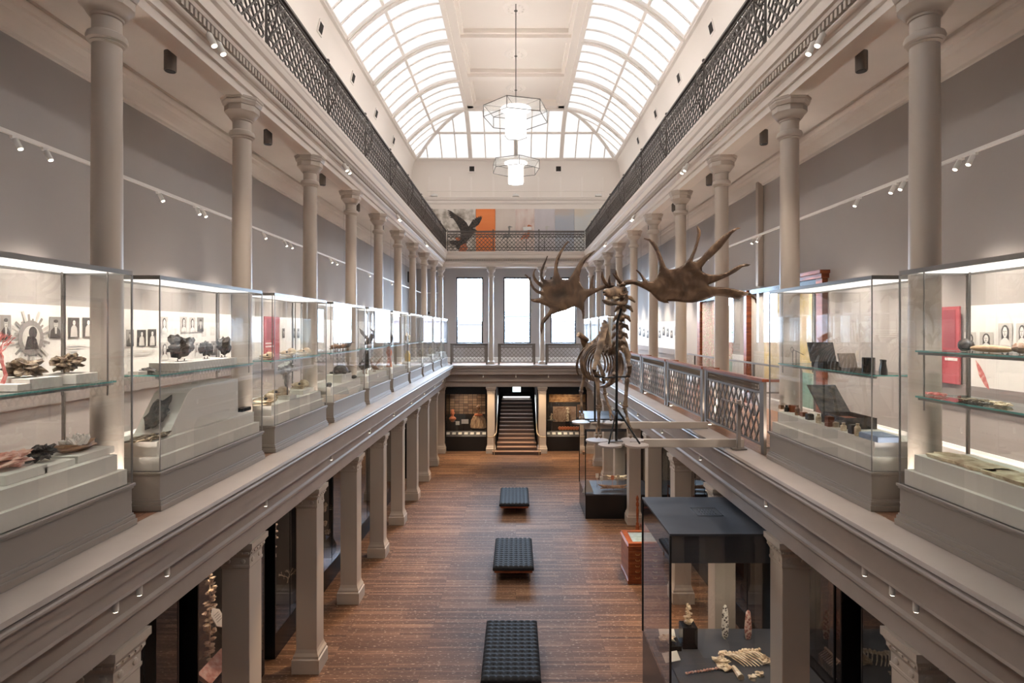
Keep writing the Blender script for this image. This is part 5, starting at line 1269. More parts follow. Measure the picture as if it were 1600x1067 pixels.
# painted paddles hanging and tusk coil
for i, (px, y0, y1, Y, m, lb) in enumerate(((1133, 945, 1000, 9.55, 'paint', 'tall narrow black and white painted paddle in the large showcase'), (1169, 953, 1003, 9.55, 'paintp', 'tall narrow pink patterned paddle in the large showcase'))):
    a = pt(px, y0, Y); b = pt(px, y1, Y); h = a.z-b.z; mb = MB().lathe([(.008, 0), (.05, h*.12), (.062, h*.4), (.05, h*.75), (.035, h*.95), (.01, h)], n=12); mb.v = [(v[0], v[1]*.35, v[2]) for v in mb.v]
    mb.tube([(0, 0, 0), (0, 0, DZ-b.z+.002)], .006, 5)
    tag(mb.build('painted_paddle', M[m], loc=tuple(b), smooth=True), lb, 'paddle')
# bay behind the near right column: pink slab, rib cage, mural strip
p = Vector((5.0, 7.15, .63)); tag(MB().prism([(-.35, .35), (.0, 1.0), (.35, .55), (.35, .45), (-.35, .3)], -.2, .2, 'y').build('pink_slab', M['pink'], loc=(5.08, 7.35, .11)), 'rough pinkish stone slab leaning in the showcase behind the near right column', 'slab')
for i, (px, py, X, r_, lb) in enumerate(((1300, 1035, 4.95, .32, 'curved rib cage bones in the showcase behind the near right column'),)):
    q = atX(px, py, X); mb = MB()
    for j in range(9): mb.tube([(0, j*.045-.2, .12), (-.13, j*.045-.22, .05), (-.12, j*.045-.2, -.1), (-.02, j*.045-.16, -.16)], [.01, .011, .009, .005], 5)
    mb.tube([(0, -.22, .12), (0, .2, .12)], .022, 6); mb.tube([(0, 0, .12), (0, 0, .452-q.z)], .01, 6); tag(mb.build('rib_cage', M['bone'], loc=tuple(q), smooth=True), lb, 'bones')
q = atX(1284, 955, 5.565); tag(MB().box(-.01, .01, -.14, .14, -.25, .25).build('small_painting', pa, loc=tuple(q)), 'small bright painted panel deep in the showcase behind the near right column', 'painting')
# ---------------- contents of the far black case
for i, (px, py, c, lb) in enumerate(((933, 743, 'card', 'white card standing in the far black showcase'), (940, 748, 'card', 'small oval white tag in the far black showcase'), (957, 746, 'orange', 'tiny orange and white figure in the far black showcase'), (966, 745, 'cbone', 'tiny pale figure in the far black showcase'))):
    q = pt(px, py, 19.4); tag(MB().box(-.05, .05, -.01, .01, -.07, .07).tube([(0, 0, -.07), (0, 0, .8-q.z)], .006, 5).build('standing_card', M[c], loc=tuple(q)), lb, 'card')
for i, (px, py, w_, m, lb) in enumerate(((967, 753, .75, 'cbone', 'white carved model boat in the far black showcase'), (958, 763, 1.0, 'brown', 'long brown outrigger model boat in the far black showcase'))):
    q = pt(px, py, 19.2); q.y += .4*(1-i); q.z += .06; mb = MB(); ps = [(-w_/2, 0, .07), (-w_/3, 0, .01), (0, 0, -.01), (w_/3, 0, .01), (w_/2, 0, .08)]; mb.tube(ps, [.01, .05, .06, .05, .01], 8)
    mb.tube([(-w_*.45, -.16, -.01), (w_*.45, -.16, 0)], .018, 6).tube([(-.2, -.16, 0), (-.2, 0, .03)], .008, 4).tube([(.2, -.16, 0), (.2, 0, .03)], .008, 4).tube([(0, -.05, .792-q.z), (0, -.05, 0)], .01, 5)
    tag(mb.build('model_boat', M[m], loc=tuple(q), smooth=True), lb, 'boat')
o = MB().prism([(-.18, 0), (.18, 0), (.02, .42), (-.06, .42)], -.006, .006, 'y').build('text_stand', M['inkl'], loc=tuple(pt(919, 772, 18.8))); o.location.z = .80; tag(o, 'grey slanted text panel at the left corner of the far black showcase', 'label')
# ---------------- mahogany cabinet with a lit picture on top
t = thing('mahogany_cabinet', 'mahogany drawer cabinet with a glazed top behind the large black showcase', 'cabinet', (3.14, 13.87, 0))
MB().box(-.43, .43, 0, .95, .06, .90).build('carcass', M['mahog'], t); MB().box(-.45, .45, -.02, .97, 0, .08).build('plinth', M['mahog'], t)
MB().box(-.46, .46, -.03, .98, .88, .91).box(-.43, -.3, 0, .95, .91, .97).box(.3, .43, 0, .95, .91, .97).box(-.3, .3, 0, .12, .91, .97).box(-.3, .3, .83, .95, .91, .97).build('glazed_top_frame', M['mahog'], t)
MB().box(-.3, .3, .12, .83, .91, .945).build('blue_picture', mat('pale_blue_print', (.35, .52, .66), .3, var=.3, vscale=8), t)
MB().quad((-.3, .12, .965), (.3, .12, .965), (.3, .83, .965), (-.3, .83, .965)).build('top_glass', M['glass'], t)
for c in (-1, 1):
    for r in range(5):
        z = .72-.14*r; d = MB().box(c*.21-.19, c*.21+.19, -.012, .0, z-.06, z+.06).build('drawer', M['mahog'], t)
        MB().tube([(c*.21-.05, -.016, z+.01), (c*.21-.04, -.035, z-.015), (c*.21+.04, -.035, z-.015), (c*.21+.05, -.016, z+.01)], .006, 5).build('handle', M['brass'], d)
# turned posts and curved balustrade between the right columns
def newel(loc, lab, h=1.05):
    mb = MB().lathe([(.06, 0), (.06, .12), (.045, .14), (.05, .2), (.03, .24), (.04, .45), (.045, .6), (.03, .7), (.05, .74), (.05, .82), (.03, .86), (.045, .92), (.05, .96), (.03, 1.02), (.005, 1.06)], n=14)
    return tag(mb.build('turned_post', M['mahog'], loc=loc, smooth=True), lab, 'post')
newel((3.72, 17.62, 0), 'turned mahogany post standing before the fifth right column')
t = thing('curved_balustrade', 'dark red mahogany balustrade rising between the right ground floor columns', 'balustrade', (4.05, 15.95, 0))
for i in range(12):
    a = i/11; MB().lathe([(.02, .1), (.03, .3), (.018, .5), (.03, .7), (.018, 1.0)], (a*.5-.1, a*1.9, .25*a), n=8).build('baluster', M['mahog'], t, smooth=True)
MB().tube([(a*.5-.1, a*1.9, 1.02+.25*a+.1*math.sin(a*3)) for a in [i/11 for i in range(12)]], .04, 7).build('handrail', M['mahog'], t, smooth=True); MB().box(-.18, .5, -.1, 2.0, 0, .1).build('base', M['mahog'], t)
# ================================================================ END SHOWCASES beside the stairs
for s, x0, x1, nm in ((-1, -3.54, -1.46, 'left'), (1, 1.54, 3.54, 'right')):
    t = thing('black_end_showcase', 'black showcase at the far end %s of the stairs' % nm, 'showcase', (x0, 29.05, 0)); W = x1-x0
    MB().box(0, W, 0, 1.5, 0, .72).build('black_plinth', M['black'], t); MB().box(0, W, 0, 1.5, 2.86, 3.2).build('black_header', M['black'], t); MB().box(0, W, 1.45, 1.5, .72, 2.86).build('back_panel', M['dark'], t)
    MB().prism([(.03, .72), (.32, .72), (.32, .96)], .02, W-.02, 'x').build('label_desk', M['blacktop'], t)
    for x in (0, W-.03): MB().box(x, x+.03, 0, 1.45, .72, 2.86).build('side_panel', M['black'], t)
    MB().quad((.03, .01, .72), (W-.03, .01, .72), (W-.03, .01, 2.86), (.03, .01, 2.86)).build('front_pane', M['glass'], t)
    rnd = random.Random(5)
    for i in range(7):
        x = .1+i*(W-.25)/6; o = MB().box(-.09, .09, -.003, .003, -.07, .07).build('label_card', M['inkl'] if i != 2 else M['card'], t, loc=(x, .17, .86)); o.rotation_euler = (-.87, 0, 0)
    lamp('case_glow', 'SPOT', (x0+W*.5, 29.3, 2.83), 34, (1, .8, .58), target=(x0+W*.5, 30.2, 1.4), spot=130, blend=.8, size=.05)
tl = bpy.data.materials.new('bark_tiles'); tl.use_nodes = True; nt = tl.node_tree; b_ = nt.nodes['Principled BSDF']; tc = nt.nodes.new('ShaderNodeTexCoord'); br = nt.nodes.new('ShaderNodeTexBrick')
mp = nt.nodes.new('ShaderNodeMapping'); mp.inputs['Rotation'].default_value = (PI/2, 0, 0); nt.links.new(tc.outputs['Object'], mp.inputs[0]); nt.links.new(mp.outputs[0], br.inputs['Vector'])
br.offset = 0; br.inputs['Scale'].default_value = 1; br.inputs['Brick Width'].default_value = .24; br.inputs['Row Height'].default_value = .14; br.inputs['Mortar Size'].default_value = .012
br.inputs['Color1'].default_value = (.13, .065, .035, 1); br.inputs['Color2'].default_value = (.36, .23, .14, 1); br.inputs['Mortar'].default_value = (.04, .02, .012, 1); nt.links.new(br.outputs[0], b_.inputs['Base Color']); b_.inputs['Roughness'].default_value = .7
def flat(name, x0, x1, y0, y1, Y, m, lab, cat, d=.02):
    a = pt(x0, y1, Y); b = pt(x1, y0, Y); return tag(MB().box(0, b.x-a.x, 0, d, 0, b.z-a.z).build(name, m, loc=tuple(a)), lab, cat)
flat('bark_cloth', 703, 758, 614, 647, 30.47, tl, 'brown bark cloth of small patterned tiles hung in the far left showcase', 'cloth')
flat('patterned_textile', 858, 909, 614, 628, 30.47, ramp_mat('textile', [(.12, .05, .02), (.55, .27, .1), (.75, .5, .25)], 5, .7, stretch=(1, 1, 3)), 'orange brown patterned textile at the top of the far right showcase', 'textile')
flat('bark_painting', 864, 900, 635, 659, 30.47, ramp_mat('swirl_bark', [(.2, .1, .06), (.42, .27, .18), (.55, .4, .28)], 3, .7, dist=3), 'large swirled brown bark painting in the far right showcase', 'painting')
flat('carved_board', 902, 909, 632, 652, 30.47, M['brown'], 'narrow carved brown panel at the right of the far right showcase', 'panel')
# bust
p = pt(707, 657, 29.7); mb = MB().blob((0, 0, .40), (.115, .13, .155), amp=.04, nu=20, nv=14).tube([(0, 0, .12), (0, 0, .3)], [.09, .075], 12).lathe([(.06, -.02), (.13, .0), (.21, .07), (.22, .12), (.16, .18), (.08, .22)], n=20).blob((0, -.13, .385), (.025, .035, .04), amp=0, nu=8, nv=6).blob((0, -.12, .335), (.04, .02, .012), amp=0, nu=8, nv=5)
for q in (-.115, .115): mb.blob((q, 0, .39), (.02, .03, .045), amp=0, nu=6, nv=5)
for q in (-.045, .045): mb.blob((q, -.118, .415), (.022, .012, .012), amp=0, nu=6, nv=5)
mb.blob((-.0, .02, .51), (.10, .11, .06), amp=.25, fr=4).box(-.08, .08, -.07, .07, -.06, .0)
mb.v = [(v[0]*.86, v[1]*.75, v[2]) for v in mb.v]
tag(mb.build('terracotta_bust', M['orange'], loc=tuple(p), smooth=True), 'terracotta head and shoulders bust in the far left showcase', 'bust')
tag(MB().box(-.16, .16, -.1, .1, .725, p.z-.06).build('bust_stand', M['black'], loc=(p.x, p.y, 0)), 'black stand under the terracotta bust', 'stand')
# skirt on a mannequin form
p = pt(747.5, 669, 29.6); t = thing('feather_skirt_display', 'brown feathered skirt on a stand with a cloth head form in the far left showcase', 'costume', tuple(p))
mb = MB().lathe([(.30, 0), (.40, .04), (.415, .2), (.37, .42), (.27, .6), (.2, .68)], n=40); mb.v = [(v[0]*(1+.06*math.sin(i*2.1)), v[1]*.55*(1+.06*math.sin(i*2.1)), v[2]) for i, v in enumerate(mb.v)]; mb.build('skirt', ramp_mat('skirt_fibre', [(.16, .08, .04), (.45, .29, .17), (.7, .5, .3)], 14, .8, stretch=(1, 1, .15)), t)
MB().lathe([(.205, .66), (.215, .67), (.215, .73), (.2, .74)], n=24).build('waistband', M['orange'], t); MB().tube([(0, 0, .7), (0, 0, .95)], .03, 8).blob((0, 0, 1.05), (.11, .1, .14), amp=.08).build('head_form', M['brown'], t, smooth=True); MB().box(-.3, .3, -.18, .2, .722-p.z, -.0).build('stand_base', M['black'], t)
for x0, x1, y0, y1, nm, c in ((705, 718, 658, 664, 'cream picture card, left of two behind the far left glass', 'card'), (721, 732, 655, 662, 'grey picture card, right of two behind the far left glass', 'inkl')):
    q = flat('picture_card', x0, x1, y0, y1, 29.9, M[c], nm, 'card', .01); MB().box(.1, .12, .0, .01, .722-q.location.z, 0).build('card_stand', M['black'], q)
# right side: figures, drums
p = pt(887, 657, 30.1); mb = MB()
for i in range(4): mb.blob((0, 0, .08+i*.17), (.075, .06, .085), seed=i, amp=.2, nu=10, nv=7)
mb.box(-.08, .08, -.06, .06, -.04, .02); 
tag(mb.build('bone_totem', M['cbone'], loc=tuple(p)), 'stack of four cream carved bones before the swirled painting', 'carving'); tag(MB().box(-.12, .12, -.08, .08, .722, p.z-.041).build('carving_stand', M['black'], loc=(p.x, p.y, 0)), 'black stand under the cream carved bones', 'stand')
p = pt(861, 654, 30.0); mb = MB().blob((0, 0, .08), (.06, .05, .09), 3, .3).blob((.03, 0, .22), (.045, .05, .06), 4, .2).tube([(.02, 0, .05), (-.05, -.02, -.04)], .02, 6).tube([(.02, 0, .05), (.06, -.02, -.04)], .02, 6).box(-.07, .07, -.05, .05, -.07, -.04)
tag(mb.build('small_figure', M['cbone'], loc=tuple(p)), 'small cream seated figure left of the swirled painting', 'figure'); tag(MB().lathe([(.22, p.z-.09), (.22, p.z-.071)], n=20).lathe([(.03, .722), (.03, p.z-.08)], n=8).build('round_stand', M['rail'], loc=(p.x+.02, p.y, 0)), 'round grey stand under the small seated figure', 'stand')
q0 = pt(872, 669, 29.7)
for i in range(8):
    tag(MB().tube([(0, -.07, 0), (0, .07, 0)], .085, 14).build('red_drum', M['orange'], loc=(q0.x+.09+i*.145, q0.y, q0.z)), '%s orange red roll in the row of the far right showcase' % (ORD[i].replace('nearest', 'leftmost')+(' from left' if i else '')), 'roll', 'row of orange red rolls')
tag(MB().box(-.02, 1.3, -.12, .12, .722, q0.z-.086).build('roll_stand', M['black'], loc=(q0.x, q0.y, 0)), 'black stand under the row of orange red rolls', 'stand')
# ================================================================ SPECIMENS in the gallery showcases (shelf top 5.68, block top 5.04)
SH = 5.682; DK = 5.042
def sp_(px, z, X=3.68): return (math.copysign(X, px-806), YX(px, X), z)
def block(px, z, ly, h, lab, X=3.68, wx=.32, m='deck'):
    x, y, _ = sp_(px, z, X); return tag(MB().box(-wx/2, wx/2, -ly/2, ly/2, 0, h).build('white_block', M[m], loc=(x, y, z), bevel=.003), lab, 'block')
# nearest left case
block(40, SH, .30, .08, 'pale block under the left brown mineral on the nearest left shelf'); rock(sp_(42, SH+.081), (.07, .13, .055), 'jagged brown mineral, left of two on the nearest left shelf', 'brock', 1, .45)
block(106, SH, .24, .08, 'pale block under the right green brown mineral on the nearest left shelf'); rock(sp_(107, SH+.081), (.07, .12, .055), 'knobbly green brown mineral, right of two on the nearest left shelf', 'brock', 2, .5, fr=3)
block(4, SH, .12, .05, 'small pale block under the red coral'); coral(sp_(4, SH+.051), .42, 'red branching coral at the left edge of the photo', 'coral', 2)
block(8, DK, .36, .07, 'white block under the pink mineral'); rock(sp_(12, DK+.071), (.09, .17, .05), 'pink and white mineral lump low in the nearest left showcase', 'pink', 3, .4)
block(62, DK, .30, .05, 'white block under the black mineral'); rock(sp_(66, DK+.051), (.06, .08, .045), 'spiky black mineral low in the nearest left showcase', 'rock', 4, .6, fr=3)
rock(sp_(38, DK+.002, 3.8), (.04, .06, .03), 'small black mineral beside the spiky one', 'rock', 5, .5)
block(122, DK, .42, .06, 'white block under the shell with crystals')
x, y, z = sp_(120, DK+.061); mb = MB().blob((0, 0, .05), (.09, .2, .05), 3, .15, 1.5, 20, 12); mb.v = [(v[0], v[1], min(v[2], .045+abs(v[1])*.25)) for v in mb.v]
tag(mb.build('brown_shell', M['brown'], loc=(x, y, z), smooth=True), 'brown boat shaped shell holding white crystals', 'shell')
t = tag(thing('white_crystal_cluster', None, None, (x, y, z+.05)), 'cluster of white crystals in the brown shell', 'crystal')
rnd = random.Random(3); mb = MB()
for i in range(16):
    d = Vector((rnd.uniform(-.5, .5), rnd.uniform(-1.1, .7), rnd.uniform(.5, 1))).normalized(); c = Vector((rnd.uniform(-.03, .03), rnd.uniform(-.12, .1), 0)); mb.tube([c, c+d*.07, c+d*.10], [.03, .026, .002], 6)
mb.build('crystals', M['crystal'], t)
# second left case: meteorites
block(308, SH, 1.25, .09, 'long low grey block on the shelf under three dark meteorites')
for i, (px, r, lb) in enumerate(((283, (.09, .17, .11), 'large dark meteorite on a stand, left of three'), (322, (.06, .09, .08), 'dark meteorite on a stand, middle of three'), (349, (.07, .10, .10), 'dark upright meteorite on a stand, right of three'))):
    x, y, z = sp_(px, SH+.091); o = rock((x, y, z+.025), r, lb, 'rock', 11+i, .35)
    g = MB().tube([(0, -r[1]*.4, 0), (0, -r[1]*.35, -.026)], .006, 5).tube([(0, r[1]*.4, 0), (0, r[1]*.35, -.026)], .006, 5).box(-.02, .02, -r[1]*.5, r[1]*.5, -.026, -.022); g.build('wire_stand', M['iron'], o)
rock(sp_(232, SH), (.05, .10, .028), 'small flat dark meteorite at the left of the second left shelf', 'rock', 15, .3)
block(215, SH, .14, .035, 'tiny white block beside the flat meteorite', wx=.1); 
x = -3.52; ya, yb = 5.80, 7.30
mb = MB().prism([(ya, 0), (yb, 0), (yb, .46), (6.28, .44), (6.18, .40), (5.86, .03)], 0, -.36, 'x')
tag(mb.build('slanted_block', M['deck'], loc=(x, 0, DK), bevel=.004), 'big white block with a slanted end in the second left showcase', 'block')
o = rock((-3.70, 5.98, DK+.20), (.10, .18, .025), 'dark flat fossil resting on the slanted block', 'rock', 17, .3, nm='dark_fossil', cat='fossil'); o.rotation_euler = (.86, 0, 0)
for i, (px, X, r, lb) in enumerate(((222, 3.62, (.10, .14, .02), 'flat brown stone piece, left of two before the slanted block'), (246, 3.53, (.045, .16, .025), 'long brown stone piece, right of two before the slanted block'))): rock(sp_(px, DK, X), r, lb, 'brock', 20+i, .4)
tag(MB().box(-.05, .05, -.12, .12, 0, .045).build('dark_box', M['black'], loc=sp_(380, DK, 3.62)), 'small black box at the right of the slanted white block', 'box')
# third left case: skulls
def skull(loc, s_, lab, rz=0, m='cbone', jaw=True):
    t = thing('animal_skull', lab, 'skull', loc, rz=rz); mb = MB(); a = .12
    mb.blob((0, .25*s_, .30*s_), (.22*s_, .28*s_, .22*s_), 1, a, 1.5, 18, 12); mb.blob((0, -.12*s_, .24*s_), (.13*s_, .34*s_, .13*s_), 2, a, 2, 16, 10)
    for q in (-1, 1): mb.tube([(q*.12*s_, -.1*s_, .2*s_), (q*.27*s_, .1*s_, .2*s_), (q*.2*s_, .4*s_, .24*s_)], [.045*s_, .04*s_, .04*s_], 7)
    mb.build('cranium', M[m], t, smooth=True)
    for q in (-1, 1): MB().blob((q*.14*s_, .02*s_, .30*s_), (.06*s_, .075*s_, .065*s_), amp=0, nu=10, nv=8).build('eye_socket', M['ink'], t)
    if jaw:
        mb = MB()
        for q in (-1, 1): mb.tube([(q*.03*s_, -.46*s_, .07*s_), (q*.11*s_, -.1*s_, .05*s_), (q*.19*s_, .2*s_, .06*s_), (q*.19*s_, .28*s_, .22*s_)], [.035*s_, .045*s_, .05*s_, .03*s_], 7)
        mb.build('jaw', M[m], t, smooth=True)
    return t
skull(sp_(413, DK, 3.58), .33, 'large cream skull, left of three low in the third left showcase', -.9); skull(sp_(434, DK, 3.74), .36, 'cream skull, middle of three low in the third left showcase', -1.7); 
block(468, DK, .5, .07, 'grey block under the right cream skull'); skull(sp_(468, DK+.071), .30, 'cream skull on a block, right of three low in the third left showcase', -1.4)
skull(sp_(416, SH), .21, 'dark muzzled skull, left on the third left shelf', -.8); skull(sp_(449, SH), .27, 'broad cream skull, middle of the third left shelf', -1.5); skull(sp_(474, SH), .24, 'pinkish cream skull, right on the third left shelf', -1.2)
x, y, z = sp_(447, DK, 3.62); block(449, DK, .28, .06, 'small block under the grey bird bone stand', X=3.56, wx=.18)
t = thing('vertebra_on_stand', 'grey brown fossil bone held up on a black rod in the third left showcase', 'fossil', (-3.56, YX(449, 3.56), DK+.061)); MB().tube([(0, 0, 0), (0, 0, .26)], .009, 6).build('rod', M['black'], t)
MB().blob((0, -.05, .42), (.09, .16, .09), 3, .45, 1.6, 16, 12).blob((0, .1, .43), (.07, .12, .07), 6, .45, 1.6, 12, 10).blob((0, -.02, .30), (.05, .07, .11), 9, .4, 1.6, 12, 10).build('fossil_bone', ramp_mat('grey_fossil', [(.15, .13, .12), (.42, .38, .35), (.65, .58, .5)], 9, .6, bump=.5), t, smooth=True)
# fourth left case: turtle and birds
block(530, DK, .7, .16, 'white block under the dark turtle')
x, y, z = sp_(532, DK+.161); t = thing('turtle_specimen', 'dark brown turtle on a white block in the fourth left showcase', 'turtle', (x, y, z))
mb = MB().blob((0, 0, .05), (.15, .24, .13), 1, .04, 2, 20, 12); mb.v = [(v[0], v[1], max(v[2], .02)) for v in mb.v]; mb.build('shell', M['rock'], t, smooth=True); MB().blob((0, -.27, .05), (.035, .06, .035), 2, .1).build('head', M['rock'], t, smooth=True)
for q in (-1, 1):
    for v in (-.16, .16): MB().blob((q*.13, v, .025), (.05, .05, .025), 3, .1, 1, 8, 6).build('foot', M['rock'], t)
rock(sp_(514, DK, 3.5), (.05, .09, .045), 'small dark round specimen before the turtle', 'rock', 31, .1); rock(sp_(553, DK, 3.55), (.06, .12, .04), 'low dark specimen right of the turtle', 'rock', 32, .1)
def bird3(loc, s_, lab, m='feath', rz=0, up=.3, wings=False):
    t = thing('stuffed_bird', lab, 'bird', loc, rz=rz); mb = MB()
    mb.tube([(0, .45*s_, .12*s_), (0, .25*s_, .2*s_), (0, 0, .3*s_), (0, -.18*s_, (.36+up*.5)*s_), (0, -.24*s_, (.42+up)*s_), (0, -.3*s_, (.44+up)*s_)], [.03*s_, .1*s_, .16*s_, .11*s_, .075*s_, .06*s_], 10); mb.build('body', M[m], t, smooth=True)
    MB().tube([(0, -.34*s_, (.44+up)*s_), (0, -.5*s_, (.41+up)*s_)], [.035*s_, .006*s_], 6).build('beak', M['ink'], t)
    for q in (-1, 1):
        MB().tube([(q*.05*s_, .0, .18*s_), (q*.05*s_, .02*s_, 0)], .012*s_+.002, 5).tube([(q*.05*s_, .06*s_, .006), (q*.05*s_, -.1*s_, .006)], .01*s_+.002, 5).build('leg', M['brown'], t)
        if wings: MB().tube([(q*.1*s_, -.05*s_, .36*s_), (q*.35*s_, .1*s_, .75*s_), (q*.3*s_, .45*s_, .95*s_)], [.06*s_, .09*s_, .01*s_], 6).build('wing', M[m], t, smooth=True)
        else: MB().blob((q*.13*s_, .08*s_, .28*s_), (.04*s_, .24*s_, .1*s_), 2, .1, 2, 10, 8).build('wing', M[m], t, smooth=True)
    return t
bird3(sp_(524, SH, 3.7), .32, 'brown bird skin, left on the fourth left shelf', 'brown', 1.2, -.1); bird3(sp_(536, SH, 3.7), .28, 'brown bird, middle of the fourth left shelf', 'brown', 1.5, 0); bird3(sp_(543.5, SH, 3.7), .3, 'dark bird, right on the fourth left shelf', 'feath', 1.5, .1)
bird3(sp_(570, DK, 3.7), .72, 'large dark stuffed bird low in the fifth left showcase', 'feath', .5, .35); bird3(sp_(585, DK, 3.62), .42, 'smaller ruffled stuffed bird in front of the large dark one', 'brown', -.4, .1, True); bird3(sp_(577, SH, 3.7), .5, 'grey and white stuffed bird with raised wings on the fifth left shelf', 'feath', .8, .2, True)
# farther cases
x, y, z = sp_(608, DK); tag(MB().lathe([(.09, 0), (.07, .1), (.05, .3), (.09, .42), (.06, .55), (.03, .6)], n=14).build('orange_figure', M['orange'], loc=(x, y, z), smooth=True), 'tall orange carved figure in the sixth left showcase', 'figure')
x, y, z = sp_(637, DK); tag(MB().lathe([(.09, 0), (.1, .05), (.1, .25), (.06, .3), (.06, .36)], n=16).build('yellow_jar', mat('yellow_jar_glaze', (.7, .5, .15), .3), loc=(x, y, z), smooth=True), 'yellow jar in the seventh left showcase', 'jar')
for i, (px, m, lb) in enumerate(((602, 'rock', 'dark object on the sixth left shelf'), (637, 'cbone', 'pale object on the seventh left shelf'), (656.6, 'brock', 'brown object in the eighth left showcase'), (672.3, 'cbone', 'pale object in the ninth left showcase'), (685, 'brock', 'brown object in the farthest left showcase'))):
    rock(sp_(px if i != 0 else 609, SH if i < 2 else DK), (.08, .15, .14), lb, m, 40+i, .3, 'specimen', 'specimen')
# nearest right case: shelves 5.942 and 5.552
A1 = 5.942; A2 = 5.552
rock(sp_(1509, A1), (.055, .06, .05), 'dark round stone at the left of the upper shelf in the nearest right showcase', 'rock', 51, .1); 
x, y, z = sp_(1549, A1); mb = MB().tube([(0, -.22, .03), (0, -.15, .03), (0, 0, .03), (0, .15, .03), (0, .22, .03)], [.006, .022, .03, .022, .006], 10)
tag(mb.build('wooden_shuttle', mat('pale_wood', (.5, .33, .2), .6, var=.15, vscale=20), loc=(x, y, z), smooth=True), 'long spindle shaped wooden piece on the upper shelf of the nearest right showcase', 'carving')
rock(sp_(1594, A1), (.045, .05, .035), 'small brown stone at the right end of the upper shelf', 'brown', 53, .15)
for i, (px, m, lb) in enumerate(((1462, 'coral', 'thin reddish scraps at the left of the lower glass shelf'), (1524, 'brock', 'small spread of brown plant pieces on the lower glass shelf'), (1562, 'cbone', 'pale brown shell pieces at the right of the lower glass shelf'))):
    x, y, z = sp_(px, A2+.002, 3.62); mb = MB(); rnd = random.Random(i)
    for j in range(12): mb.blob((rnd.uniform(-.07, .07), rnd.uniform(-.09, .09), .012), (.03, .035, .009), seed=j, amp=.5, nu=8, nv=5)
    tag(mb.build('scattered_pieces', M[m], loc=(x, y, z)), lb, 'specimen')
def sheetp(loc, wx, ly, lab, m, seed):
    mb = MB(); rnd = random.Random(seed); n = 26; pl = []
    for i in range(n):
        a = 2*PI*i/n; r = 1+rnd.uniform(-.12, .1); pl.append((max(-1, min(1, 1.25*math.cos(a)))*wx*r, max(-1, min(1, 1.25*math.sin(a)))*ly*r))
    mb.prism(pl, .012, .028, 'z').prism([(p[0]*.97+.004, p[1]*.98) for p in pl], 0, .01, 'z'); return tag(mb.build('bark_sheet', M[m], loc=loc), lab, 'specimen')
sheetp(sp_(1512, DK, 3.62), .13, .33, 'pale flat bark sheet low in the nearest right showcase', 'cbone', 1); sheetp(sp_(1590, DK, 3.6), .12, .22, 'lacy pale brown sheet at the right edge of the photo', 'cbone', 2)
# second right case
x, y, z = sp_(1236, SH, 3.7); t = thing('spectacles_on_stand', 'wire spectacles resting on a bent wire stand on the second right shelf', 'spectacles', (x, y, z)); mb = MB()
mb.tube([(0, -.14, 0), (0, -.14, .16), (0, -.05, .16), (0, -.05, .0)], .005, 5).tube([(0, .03, 0), (0, .03, .15), (0, .2, .15), (0, .2, 0)], .005, 5); mb.build('wire_stand', M['iron'], t)
mb = MB(); ring(mb, -.03, .17, .035, .004); ring(mb, .055, .17, .035, .004); mb.tube([(0, .005, .17), (0, .02, .17)], .004, 5).tube([(0, -.065, .17), (.14, -.07, .10)], .004, 5).tube([(0, .09, .17), (.14, .09, .10)], .004, 5); mb.build('spectacles', M['iron'], t)
def openbox(loc, w_, l, h, lidh, lab, m='black', rz=0, m2='iron', ang=20):
    t = thing('open_case', lab, 'case', loc, rz=rz); b = MB().box(-w_/2, w_/2, -l/2, l/2, 0, .01)
    b.box(-w_/2, -w_/2+.01, -l/2, l/2, .01, h).box(w_/2-.01, w_/2, -l/2, l/2, .01, h).box(-w_/2+.01, w_/2-.01, -l/2, -l/2+.01, .01, h).box(-w_/2+.01, w_/2-.01, l/2-.01, l/2, .01, h); b.build('box', M[m], t)
    a = math.radians(ang); c, s_ = math.cos(a), math.sin(a); y0 = l/2
    MB().prism([(y0, h), (y0+.03*c, h-.03*s_*0), (y0+.03+lidh*s_, h+lidh*c), (y0+lidh*s_, h+lidh*c)], -w_/2, w_/2, 'x').build('lid', M[m], t)
    MB().box(-w_/2+.02, w_/2-.02, -l/2+.02, l/2-.02, .012, h*.6).build('lining', M[m2], t); return t
openbox(sp_(1297, SH, 3.66), .30, .26, .06, .24, 'open black instrument case on the second right shelf', rz=.0); 
openbox(sp_(1334, SH, 3.62), .18, .16, .03, .16, 'small open folding frame on the second right shelf', 'rail', 0, 'mahog')
x, y, z = sp_(1357, SH, 3.6); tag(MB().lathe([(.06, 0), (.06, .15), (.055, .155)], n=20).build('black_canister', M['black'], loc=(x, y, z), smooth=True), 'black cylindrical canister between the folding frame and the binoculars', 'canister')
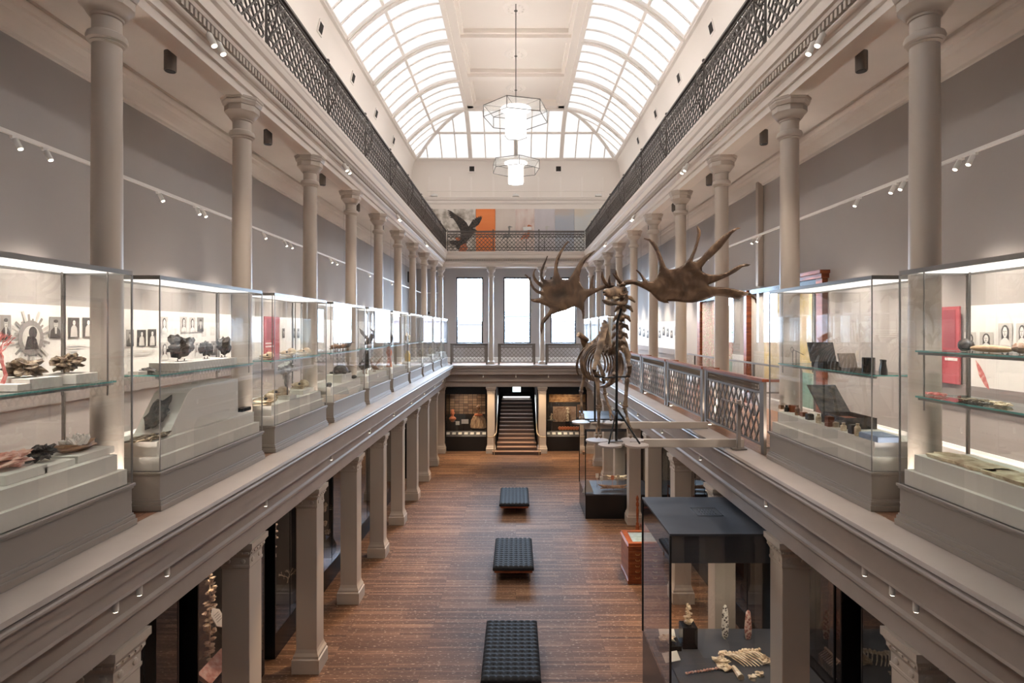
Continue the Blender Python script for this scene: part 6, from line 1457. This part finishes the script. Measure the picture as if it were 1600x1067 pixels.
x, y, z = sp_(1380, SH, 3.58); t = thing('binoculars', 'black binoculars standing on end on the second right shelf', 'binoculars', (x, y, z))
for q in (-.04, .04): MB().lathe([(.033, 0), (.033, .05), (.028, .07), (.022, .11), (.02, .125), (.024, .13), (.024, .145)], (q*.5, q, 0), n=16).build('barrel', M['black'], t, smooth=True)
MB().box(-.012, .012, -.03, .03, .04, .055).box(-.012, .012, -.03, .03, .10, .11).lathe([(.012, .04), (.012, .12)], n=10).build('bridge', M['black'], t)
openbox(sp_(1325, DK, 3.74), .34, .50, .12, .42, 'large open dark trunk with raised lid low in the second right showcase', 'feath', 0, 'mahog', 48)
rnd = random.Random(8)
bt = [(1222, 3.62, 'brown', 0), (1229, 3.56, 'rock', 1), (1238, 3.62, 'mahog', 0), (1246, 3.55, 'brown', 1), (1256, 3.58, 'mahog', 0), (1265, 3.52, 'rock', 0), (1279, 3.50, 'cbone', 1), (1296, 3.50, 'mahog', 0), (1306, 3.55, 'cbone', 0), (1318, 3.50, 'cbone', 1), (1333, 3.5, 'rock', 0), (1340, 3.47, 'cbone', 1)]
for i, (px, X, m, kd) in enumerate(bt):
    x, y, z = sp_(px, DK, X); h = .045+.02*(i % 4)
    mb = MB().box(-.035, .035, -.035, .035, 0, h).box(-.03, .03, -.03, .03, h, h+.008) if kd == 0 else MB().lathe([(.028, 0), (.03, .01), (.03, h*.8), (.015, h), (.018, h+.02)], n=12)
    tag(mb.build('chemist_box' if kd == 0 else 'small_bottle', M[m], loc=(x, y, z)), '%s %s in the row before the open trunk, %s' % (('brown', 'dark', 'red', 'cream')[('brown', 'rock', 'mahog', 'cbone').index(m)], 'little box' if kd == 0 else 'little bottle', (ORD+['last'])[i].replace('nearest', 'first')+' from the left'), 'box' if kd == 0 else 'bottle', 'small boxes and bottles in the second right showcase')
x, y, z = sp_(1374, DK, 3.56); tag(MB().box(-.11, .11, -.15, .15, 0, .05).box(-.105, .112, -.145, .145, .05, .056).build('blue_box', mat('slate_blue_card', (.24, .3, .42), .6), loc=(x, y, z)), 'flat slate blue box at the near end of the second right showcase', 'box')
